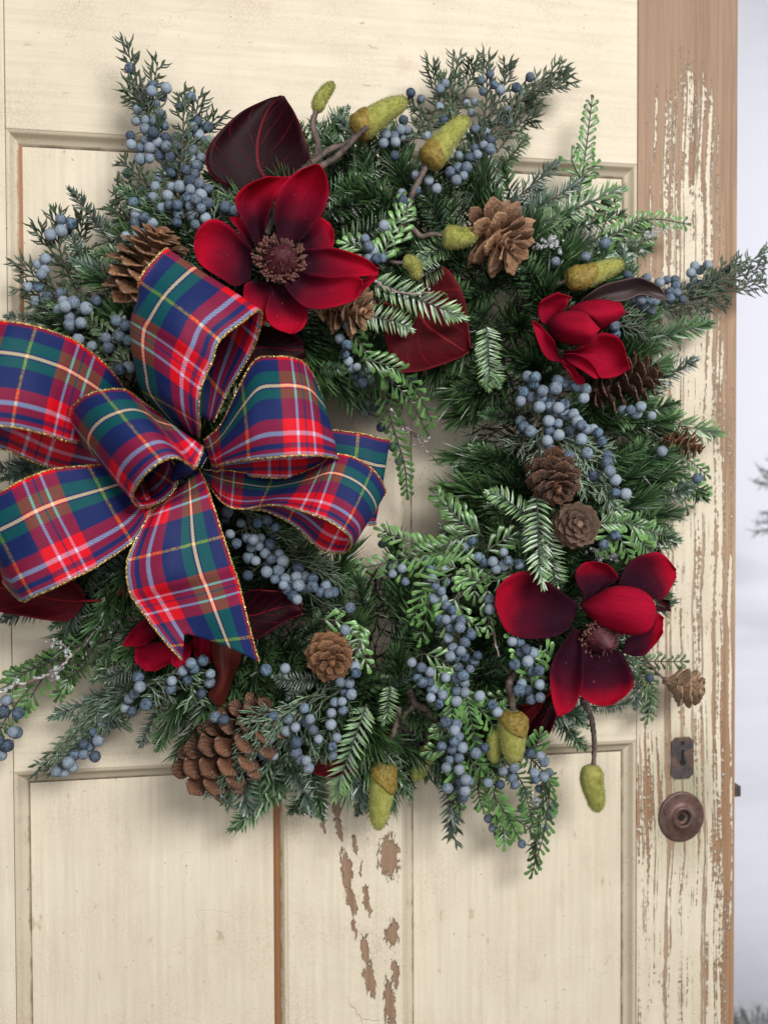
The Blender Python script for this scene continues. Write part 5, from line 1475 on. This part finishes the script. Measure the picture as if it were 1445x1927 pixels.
bigleaf('red leaf edge showing under the bottom of the wreath behind a light fir sprig', [(930, 370, 925, 410), (850, 355, 855, 520), (760, 400, 770, 580), (650, 450, 680, 612), (550, 490, 580, 606), (455, 552, 470, 572)], K_, 9.0, 8.5, .8, .4, M_LEAFR)
bigleaf('glossy dark leaf hanging under the largest red flower', [(520, 1090, 535, 1180), (440, 1110, 540, 1250), (385, 1230, 520, 1300), (340, 1330, 470, 1390), (315, 1420, 400, 1440), (300, 1480, 330, 1475)], R_, 10.0, 9.0, .9, .3, M_LEAFD)
bigleaf('small red leaf tip between the hanging bud and the dark leaf', [(430, 1130, 440, 1160), (370, 1160, 420, 1200), (310, 1180, 385, 1260), (270, 1185, 345, 1305)], R_, 11.4, 11.0, .4, .2, M_LEAFR, ruf=.1)
bigleaf('dark red leaf peeping out above the largest red flower by the pale cedar', [(980, 180, 1060, 200), (1000, 90, 1130, 170), (1050, 70, 1200, 160), (1130, 80, 1235, 145), (1200, 100, 1240, 130)], R_, 8.5, 7.5, .5, .2, M_LEAFD)

# ------------------------------------------------------------------ pine cones: every scale a part
def scale_mesh(kind, mat, seed, wm=1.0):
    """one unit long, base at the origin, along +Y, inner face +Z"""
    r = random.Random(seed)
    g = G()
    if kind == 'thick':      # swollen blunt end
        prof = [(0, .07, .04), (.35, .11, .05), (.65, .19, .07), (.82, .235, .115), (.94, .225, .12), (1.0, .15, .07)]
        cupz, bend = .10, .12
    elif kind == 'petal':    # thin and wide, a little wavy
        prof = [(0, .08, .03), (.3, .16, .04), (.55, .26, .04), (.78, .33, .04), (.93, .27, .035), (1.0, .13, .03)]
        cupz, bend = .16, .22
    else:                    # thin round lip
        prof = [(0, .08, .03), (.3, .17, .04), (.6, .28, .045), (.8, .31, .045), (.93, .25, .04), (1.0, .12, .03)]
        cupz, bend = .20, .16
    nc = 5
    top, bot = [], []
    for (f, hw, th) in prof:
        hw *= wm
        for j in range(nc):
            q = -1 + 2*j/(nc - 1)
            x = hw*q*(1 + r.uniform(-.05, .05))
            z = cupz*(q*q)*hw*1.3 - cupz*.3 - bend*f*f*f + (r.uniform(-.02, .02) if f > .5 else 0)
            y = f - .10*q*q*f + (r.uniform(-.025, .025) if f > .7 else 0)
            top.append((x, y, z + th*.5*(1 - .6*q*q)))
            bot.append((x, y, z - th*.5*(1 - .6*q*q) - .02))
    n = len(prof)
    vs = top + bot
    uv = [(.5, prof[i//nc][0]) for i in range(n*nc)]*2
    o = n*nc
    fs = []
    for i in range(n - 1):
        for j in range(nc - 1):
            a = i*nc + j
            fs.append((a, a+1, a+nc+1, a+nc))
            fs.append((o+a, o+a+nc, o+a+nc+1, o+a+1))
    for i in range(n - 1):
        for j in (0, nc - 1):
            a = i*nc + j
            fs.append((a, a+nc, o+a+nc, o+a) if j == 0 else (a, o+a, o+a+nc, a+nc))
    for j in range(nc - 1):
        a = (n-1)*nc + j
        fs.append((a, a+1, o+a+1, o+a))
    g.add(vs, fs, uv)
    return g.mesh('cone_scale', mat)

def cone(label, c, d, axis, L, R, n, kind, mat, open0=1.25, open1=.25, slen=.5, prof=None, twig=None, seed=0, wm=1.0):
    """c: middle of the cone in the photo; axis: from stalk end to tip"""
    r = random.Random(seed*7 + 1)
    ax = norm(axis)
    mid = at(*c, d)
    base = mid - ax*L/2
    t = thing('pine_cone', label, 'pine cone', base)
    s = norm(np.cross(ax, (0.31, 0.2, 0.93)))
    q = np.cross(ax, s)
    meshes = [scale_mesh(kind, mat, seed*10 + k, wm) for k in range(3)]
    prof = prof or (lambda f: (0.55 + .45*math.sin(math.pi*min(1, f*1.5 + .12)) if f < .34 else math.cos((f - .34)/.66*1.35)**.8))
    g = G()
    cp = [base + ax*L*f for f in np.linspace(0, .92, 8)]
    tube(g, cp, [R*.22*prof(f)+R*.05 for f in np.linspace(0, 1, 8)], 8, .5)
    g.uv = [(.5, .1)]*len(g.v)
    g.build('cone_core', mat, t)
    for i in range(n):
        f = (i + .5)/n
        a = i*2.39996
        e = s*math.cos(a) + q*math.sin(a)
        op = open0 + (open1 - open0)*f + r.uniform(-.08, .08)
        d_ = ax*math.cos(op) + e*math.sin(op)
        inner = ax*math.sin(op) - e*math.cos(op)
        rr = R*prof(f)
        ln = max(R*slen*.55, rr*(slen + .35))*r.uniform(.92, 1.08)
        tipr = rr
        p0 = base + ax*L*(f*.86) + e*max(0, tipr - ln*math.sin(op))*.6
        M = frame_m(p0, d_, inner, ln*r.uniform(.9, 1.1), ln, ln)
        inst('scale', meshes[r.randrange(3)], M, t)
    if twig:
        g = G()
        P = crv([at(*p) for p in twig], 8)
        tube(g, P, .0016, 6, wob=.12)
        g.build('twig', M_TWIG, t)
    return t
cone('rough frosted brown pine cone behind the top bow loop at the left', (285, 490), 13.0, (.35, -.45, 1.0), .076, .040, 52, 'thin', M_CONEF, 1.75, .75, .60, seed=1, wm=1.3)
cone('open tan pine cone like a wooden flower beside the small olive bud', (938, 447), 12.0, (.50, -.62, -.60), .056, .034, 30, 'petal', M_CONEP, 1.35, .40, .85, seed=2, wm=.92)
cone('pale tan cone half hidden under the petals of the big red flower', (652, 578), 12.6, (.65, -.5, -.25), .056, .027, 30, 'petal', M_CONEP, 1.1, .5, .8, seed=3)
cone('dark brown cone pointing right out from under the bright red flower bud', (1180, 718), 10.5, (1, -.25, .28), .088, .034, 52, 'thin', M_CONED, 1.5, .65, .62, seed=4, wm=1.05)
cone('reddish dark cone standing between the berry bunch and the round taupe cone', (1043, 902), 13.5, (-.05, -.75, -.55), .058, .028, 42, 'thin', M_CONED, 1.6, .6, .62, seed=5, wm=1.45)
cone('round taupe cone seen end on, its scales like a rosette', (1086, 988), 13.5, (-.16, -1, .10), .034, .026, 48, 'thin', M_CONET, 1.75, .55, .50, seed=6, wm=1.5)
cone('small brown cone on a twig over the bare wood stile at the right', (1287, 833), 8.0, (.9, -.35, -.45), .052, .0205, 40, 'thin', M_CONE, 1.6, .7, .6, twig=[(1265, 822, 8.0), (1238, 808, 7.5), (1190, 792, 7), (1140, 785, 7.5)], seed=7, wm=1.2)
cone('small warm brown cone facing out at the bottom centre', (622, 1237), 14.0, (.05, -1, -.35), .037, .0235, 34, 'petal', M_CONE, 1.6, .5, .70, seed=8, wm=1.35)
cone('largest pine cone with thick blunt scales at the lower left', (458, 1388), 11.0, (.62, -.42, .62), .112, .044, 54, 'thick', M_CONEB, 1.95, 1.0, .55, prof=lambda f: (.80 + .20*math.sin(math.pi*min(1, f*1.2 + .1))) if f < .5 else .99*math.cos((f - .5)/.5*1.3)**.7, seed=9, wm=1.4)
cone('small pale split cone hanging near the keyhole at the right', (1284, 1291), 5.0, (.95, -.25, -.28), .046, .0205, 26, 'petal', M_CONEL, .75, .4, 1.0, twig=[(1256, 1283, 5), (1232, 1262, 5), (1205, 1225, 6)], seed=10, wm=1.4)

# ------------------------------------------------------------------ olive velvet buds on twigs
def fuzzy(g, gh, P, rad, seed, n=900, fl=.0032):
    r = random.Random(seed)
    P = np.asarray(P)
    N = len(P)
    tube(g, P, rad, 12, .2)
    g.uv = [(.15 + .2*r.random(), uvv[1]*.6 + .2) for uvv in g.uv]
    T = np.gradient(P, axis=0)
    for i in range(n):
        k = r.uniform(0, N - 1.001)
        j = int(k)
        p = P[j] + (P[j+1] - P[j])*(k - j)
        rr = rad[j] + (rad[j+1] - rad[j])*(k - j)
        t = norm(T[j])
        a = norm(np.cross(t, (.13, -.98, .21)))
        b = np.cross(t, a)
        an = r.uniform(0, 6.283)
        e = a*math.cos(an) + b*math.sin(an)
        d = norm(e + t*r.uniform(.2, .9) + rng.normal(0, .25, 3))
        p0 = p + e*rr*.93
        wv = norm(np.cross(d, rng.normal(0, 1, 3)))*.00022
        L = fl*r.uniform(.6, 1.2)
        x = r.random()
        gh.add([p0 - wv, p0 + wv, p0 + d*L], [(0, 1, 2)], [(x, .3), (x, .3), (x, 1.0)])

def bud_twig(label, twigs, buds, seed):
    """twigs: polylines (x, y, cm, ...) ; buds: (polyline of 3-4 (x, y), cm from, cm to, radius px, husk share)"""
    t = thing('bud_twig', label, 'budded twig', at(*twigs[0][0]))
    g = G()
    r = random.Random(seed)
    for tw, rad in [(x[:-1], x[-1]) for x in twigs]:
        P = crv([at(*p) for p in tw], 9 + 6*len(tw))
        n = len(P)
        tube(g, P, [rad/1680.0*(1.15 - .35*i/n)*(1 + .18*(math.sin(i*1.9) > .6)) for i in range(n)], 8, .5, wob=.08)
    g.build('twig', M_TWIG, t)
    for bi, (pl, d0, d1, rp, husk) in enumerate(buds):
        n = 26
        P = crv([at(p[0], p[1], d0 + (d1 - d0)*i/(len(pl) - 1)) for i, p in enumerate(pl)], n)
        R = rp/1680.0
        rad = [R*float(np.interp(k/(n-1), [0, .05, .14, .3, .5, .66, .78, .87, .93, .97, 1.0], [.35, .70, .95, 1.0, .93, .83, .74, .62, .47, .30, .05])) for k in range(n)]
        gb, gh = G(), G()
        fuzzy(gb, gh, P, rad, seed*9 + bi, int(700 + rp*110), .0027 + rp*.00002)
        b = gb.build('bud', M_BUD, t)
        gh.build('fuzz', M_BUD, b, stuff=True)
        if husk:
            m = int(n*husk) + 2
            gk = G()
            rh = [rad[k]*1.13 + .0006 for k in range(m)]
            ns = 16
            T = np.gradient(P, axis=0)
            vs, fs = [], []
            hv = norm(np.array([r.choice((-1, 1))*r.uniform(.5, .9), -.7, r.uniform(-.2, .6)]))
            for k in range(m + 3):
                for s_ in range(ns):
                    an = 2*math.pi*s_/ns
                    kk = k/(m + 2)*(m - 1)*(1.0 + .60*math.cos(an) + .08*math.cos(2*an + seed))*.74
                    kk = min(max(kk, 0), n - 1.01)
                    j = int(kk)
                    c = P[j] + (P[j+1] - P[j])*(kk - j)
                    tt = norm(T[j])
                    a = norm(hv - tt*np.dot(hv, tt))
                    b2 = np.cross(tt, a)
                    rr = (rad[j] + (rad[j+1] - rad[j])*(kk - j))*(1.04 + .07*max(0.0, 1 - abs(k/(m + 2) - .4)*2)) + .0006 + .0003*(k/(m+2))**3*(1 + math.sin(an*2 + 1))
                    vs.append(c + (a*math.cos(an) + b2*math.sin(an))*rr*(1 + .03*math.sin(5*an + k)))
            for k in range(m + 2):
                for s_ in range(ns):
                    fs.append((k*ns + s_, k*ns + (s_+1) % ns, (k+1)*ns + (s_+1) % ns, (k+1)*ns + s_))
            gk.add(vs, fs)
            h = gk.build('husk', M_HUSK, b)
            solidify(h, .0009)
    return t
bud_twig('forked grey twig with one slim and one fat olive bud at the top', [
    [(560, 330, 13.5), (590, 300, 12), (598, 270, 11.5), (588, 235, 11), (595, 208, 11), 5.5], [(585, 308, 12.5), (618, 282, 12.5), (655, 268, 12.5), (668, 255, 12.5), 5.0], [(590, 320, 13.5), (635, 293, 14), (668, 258, 14.5), (692, 238, 14.8), 5.2], [(500, 440, 14.5), (520, 395, 14), (560, 335, 13.5), 6.0]],
    [([(595, 210), (602, 188), (614, 170), (628, 156)], 11, 11, 11.5, 0), ([(664, 250), (690, 232), (725, 208), (766, 188)], 12.8, 13.2, 23, .34)], 1)
bud_twig('grey twig whose small round bud touches the open tan cone, large bud above', [
    [(745, 450, 12.5), (762, 415, 13), (772, 375, 13.2), (790, 335, 13.6), (806, 305, 13.8), 5.5], [(755, 435, 12.6), (775, 430, 12.8), (792, 444, 13), (812, 440, 13), (835, 443, 13), 4.5]],
    [([(802, 312), (822, 285), (848, 252), (882, 220)], 13.6, 14.4, 22, .34), ([(832, 444), (850, 446), (872, 446), (897, 440)], 13, 13.2, 19, 0)], 2)
bud_twig('tiny pale fuzzy bud on a thin twig right of the big red flower', [[(715, 482, 12), (735, 492, 13), (760, 494, 13.4), 3.2]], [([(758, 490), (775, 495), (783, 508), (782, 524)], 13.4, 13.6, 12, 0)], 3)
bud_twig('olive bud with a golden husk pointing right above the brown grey leaf', [[(1035, 545, 9.5), (1050, 535, 11), (1068, 526, 12), 4.5]], [([(1064, 522), (1098, 522), (1135, 508), (1174, 494)], 12, 12.6, 20, .44)], 4)
bud_twig('pair of hanging yellow olive buds left of the largest red flower', [
    [(972, 1265, 11), (958, 1285, 12.2), (962, 1310, 12.8), (966, 1342, 13), 6.5], [(950, 1330, 11.5), (942, 1350, 11.5), (938, 1372, 11.5), 3.5]],
    [([(965, 1338), (964, 1368), (965, 1402), (966, 1436)], 13, 12.8, 25, .36), ([(938, 1368), (932, 1388), (929, 1410), (930, 1434)], 11.4, 11.2, 13, 0)], 5)
bud_twig('curved olive bud hanging alone on a bare twig over the lower right door panel', [[(1098, 1315, 8.5), (1112, 1350, 8), (1118, 1395, 7.4), (1117, 1442, 7), 5.2]], [([(1118, 1440), (1113, 1468), (1120, 1498), (1124, 1528)], 7, 6.8, 22, 0)], 6)
bud_twig('long yellow olive bud with a golden husk hanging at the bottom centre', [[(752, 1330, 10), (745, 1365, 10.2), (732, 1400, 10.2), (724, 1436, 10), 5.2]], [([(723, 1432), (720, 1475), (715, 1518), (711, 1562)], 10, 9.6, 23, .34)], 7)
bud_twig('dim olive bud in the shade under a crooked brown twig at the bottom', [[(770, 1300, 10), (782, 1325, 11), (805, 1340, 10.6), (806, 1375, 9.4), (802, 1410, 9), 6], [(782, 1325, 11), (762, 1345, 10.5), (755, 1362, 10.2), 4], [(805, 1340, 10.6), (820, 1360, 10), 5]], [([(802, 1405), (798, 1430), (790, 1450), (780, 1468)], 9, 8.4, 15, 0)], 8)

# ------------------------------------------------------------------ frosted twigs with ice beads
def ice_twig(label, lines, n, seed, ice=1.0):
    t = thing('frosted_twig', label, 'frosted twig', at(*lines[0][0]))
    g, gi = G(), G()
    r = random.Random(seed)
    for ln in lines:
        P = crv([at(*p) for p in ln[:-1]], 8*len(ln))
        P = P + rng.normal(0, .0005, P.shape)
        tube(g, P, np.linspace(ln[-1]/1680, ln[-1]/1680*.55, len(P)), 6, .5, wob=.15)
        for i in range(int(n*len(P)/20)):
            p = P[r.randrange(len(P))] + rng.normal(0, .0028, 3)
            rr = r.uniform(.0009, .0026)*ice
            vs, fs = [], []
            for j in range(5):
                a = math.pi*(j + .5)/5
                for k in range(6):
                    b = 2*math.pi*k/6
                    vs.append(p + rr*np.array([math.sin(a)*math.cos(b), math.sin(a)*math.sin(b), math.cos(a)])*r.uniform(.8, 1.2))
            for j in range(4):
                for k in range(6):
                    fs.append((j*6 + k, (j+1)*6 + k, (j+1)*6 + (k+1) % 6, j*6 + (k+1) % 6))
            fs += [tuple(range(6)), tuple(24 + k for k in range(5, -1, -1))]
            gi.add(vs, fs)
    g.build('twig', M_WTWIG, t)
    if gi.v:
        gi.build('ice_beads', M_ICE, t, stuff=True)
ice_twig('icy brown twig reaching left across the bare greenery at the far left', [[(230, 1130, 9), (180, 1190, 9), (135, 1235, 8.5), (95, 1268, 8), (30, 1290, 7), (-20, 1305, 6.5), 3.4], [(135, 1235, 8.5), (120, 1215, 8.8), (95, 1208, 8.6), 2.2], [(110, 1258, 8), (95, 1285, 7.6), 1.8], [(180, 1190, 9), (215, 1170, 9.4), (235, 1120, 9.4), 2.2]], 8, 1, 1.2)
ice_twig('thin pale twig dangling in the wreath opening', [[(735, 770, 9), (752, 790, 8), (775, 812, 7), (800, 845, 5.5), (832, 878, 4.5), 2.6], [(762, 800, 7.5), (772, 825, 6.5), 1.8], [(772, 808, 7), (790, 822, 6), (812, 838, 5.2), 1.2]], 4, 2, .7)
ice_twig('thin frosted twig hanging at the lowest right of the wreath', [[(1003, 1490, 6), (1008, 1530, 5), (1015, 1560, 4.6), (1030, 1590, 4), 3.0], [(1000, 1490, 6), (1012, 1510, 5.5), (1020, 1524, 5), 2.4], [(1012, 1555, 4.8), (1016, 1575, 4.5), 2]], 9, 3)
ice_twig('small icy twig beside the round taupe cone', [[(1110, 1030, 10), (1125, 1042, 10.5), (1150, 1048, 10), (1162, 1052, 9.6), 3.0], [(1125, 1042, 10.5), (1130, 1060, 10.2), 2]], 16, 4)
ice_twig('bare brown twig tip left of the largest red flower', [[(925, 1168, 13), (930, 1195, 13), (938, 1235, 12.8), 3.2], [(928, 1190, 13), (918, 1196, 13.2), 2.4]], 0, 5)
ice_twig('thin bare twig lying across the light fir sprig right of the big red flower', [[(705, 528, 14), (735, 545, 14.4), (770, 552, 14.8), (808, 550, 15), 2.6], [(728, 540, 14.3), (734, 550, 14.5), 1.8]], 3, 6, .6)
ice_twig('icy tuft above the golden husked bud at the right', [[(1010, 470, 11), (1030, 455, 11.5), (1055, 465, 11), 1.6]], 20, 7, 1.2)
ice_twig('ice coated stem under the glossy cedar sprig over the bare stile', [[(1190, 470, 5), (1215, 445, 5), (1250, 430, 4.8), 1.4]], 20, 9, 1.1)
ice_twig('drop of clear ice on a stub below the pale split cone', [[(1262, 1308, 4.6), (1276, 1316, 4.6), (1286, 1322, 4.4), 1.5]], 4, 8, 1.0)

# ------------------------------------------------------------------ greenery of another display, far behind at the right edge
def far_tree(label, loc, sprigs, mat, seed):
    r = random.Random(seed)
    t = thing('evergreen_branch', label, 'evergreen branch', loc)
    g, gs = G(), G()
    for (a, b) in sprigs:
        a, b = np.array(a), np.array(b)
        P = crv([a, (a + b)/2 + np.array([0, 0, .01]), b], 10)
        tube(gs, P, .0016, 5)
        L = np.linalg.norm(b - a)
        for i in range(int(L/.0022)):
            f = r.random()
            p = a + (b - a)*f
            d = norm(b - a)*.8 + rng.normal(0, .6, 3)
            needle(g, p, d, rng.normal(0, 1, 3), r.uniform(.018, .032), .0022, r.random())
    gs.build('stem', M_STEM, t)
    g.build('needles', mat, t, stuff=True)
def back(px, py, y):
    """a point far behind the door, y metres beyond it"""
    return at(px, py, -100.0*y)
far_tree('blurred green evergreen branch reaching in at the right picture edge', back(1560, 930, .9), [
    (back(1560, 930, .9), back(1428, 885, .92)), (back(1560, 935, .9), back(1440, 900, .86)), (back(1570, 990, .95), back(1425, 985, .95)), (back(1550, 960, .9), back(1440, 965, .9)), (back(1600, 900, .9), back(1450, 868, .95)), (back(1560, 1000, .9), back(1420, 1000, .9)), (back(1560, 950, .9), back(1418, 905, .9))], M_FIR, 1)
far_tree('snow dusted greenery low behind the bottom right corner of the door', back(1440, 2010, .9), [
    (back(1440, 2040, .88), back(1440 + 120*math.cos(2.9*k), 1925 - 45*abs(math.sin(1.7*k)) + 2.5*k, .80 + .01*k)) for k in range(30)] + [(back(1415, 2040, .88), back(1372 + 11*k, 1893 + (k*37 % 23), .84 + .01*k)) for k in range(10)], M_SNOW, 2)
GROUPS = {'pine cone': 'pine cones wired into the wreath', 'leaf': 'dark magnolia leaves in the wreath', 'flower': 'red magnolia flowers in the wreath', 'juniper spray': 'berried sprays in the wreath',
          'cedar sprig': 'cedar sprigs at the edge of the wreath', 'budded twig': 'twigs with olive velvet buds', 'frosted twig': 'thin frosted twigs in the wreath', 'evergreen branch': 'greenery of another display behind the door'}
for o in scene.objects:
    if not o.parent and o.get('category') in GROUPS:
        o['group'] = GROUPS[o['category']]
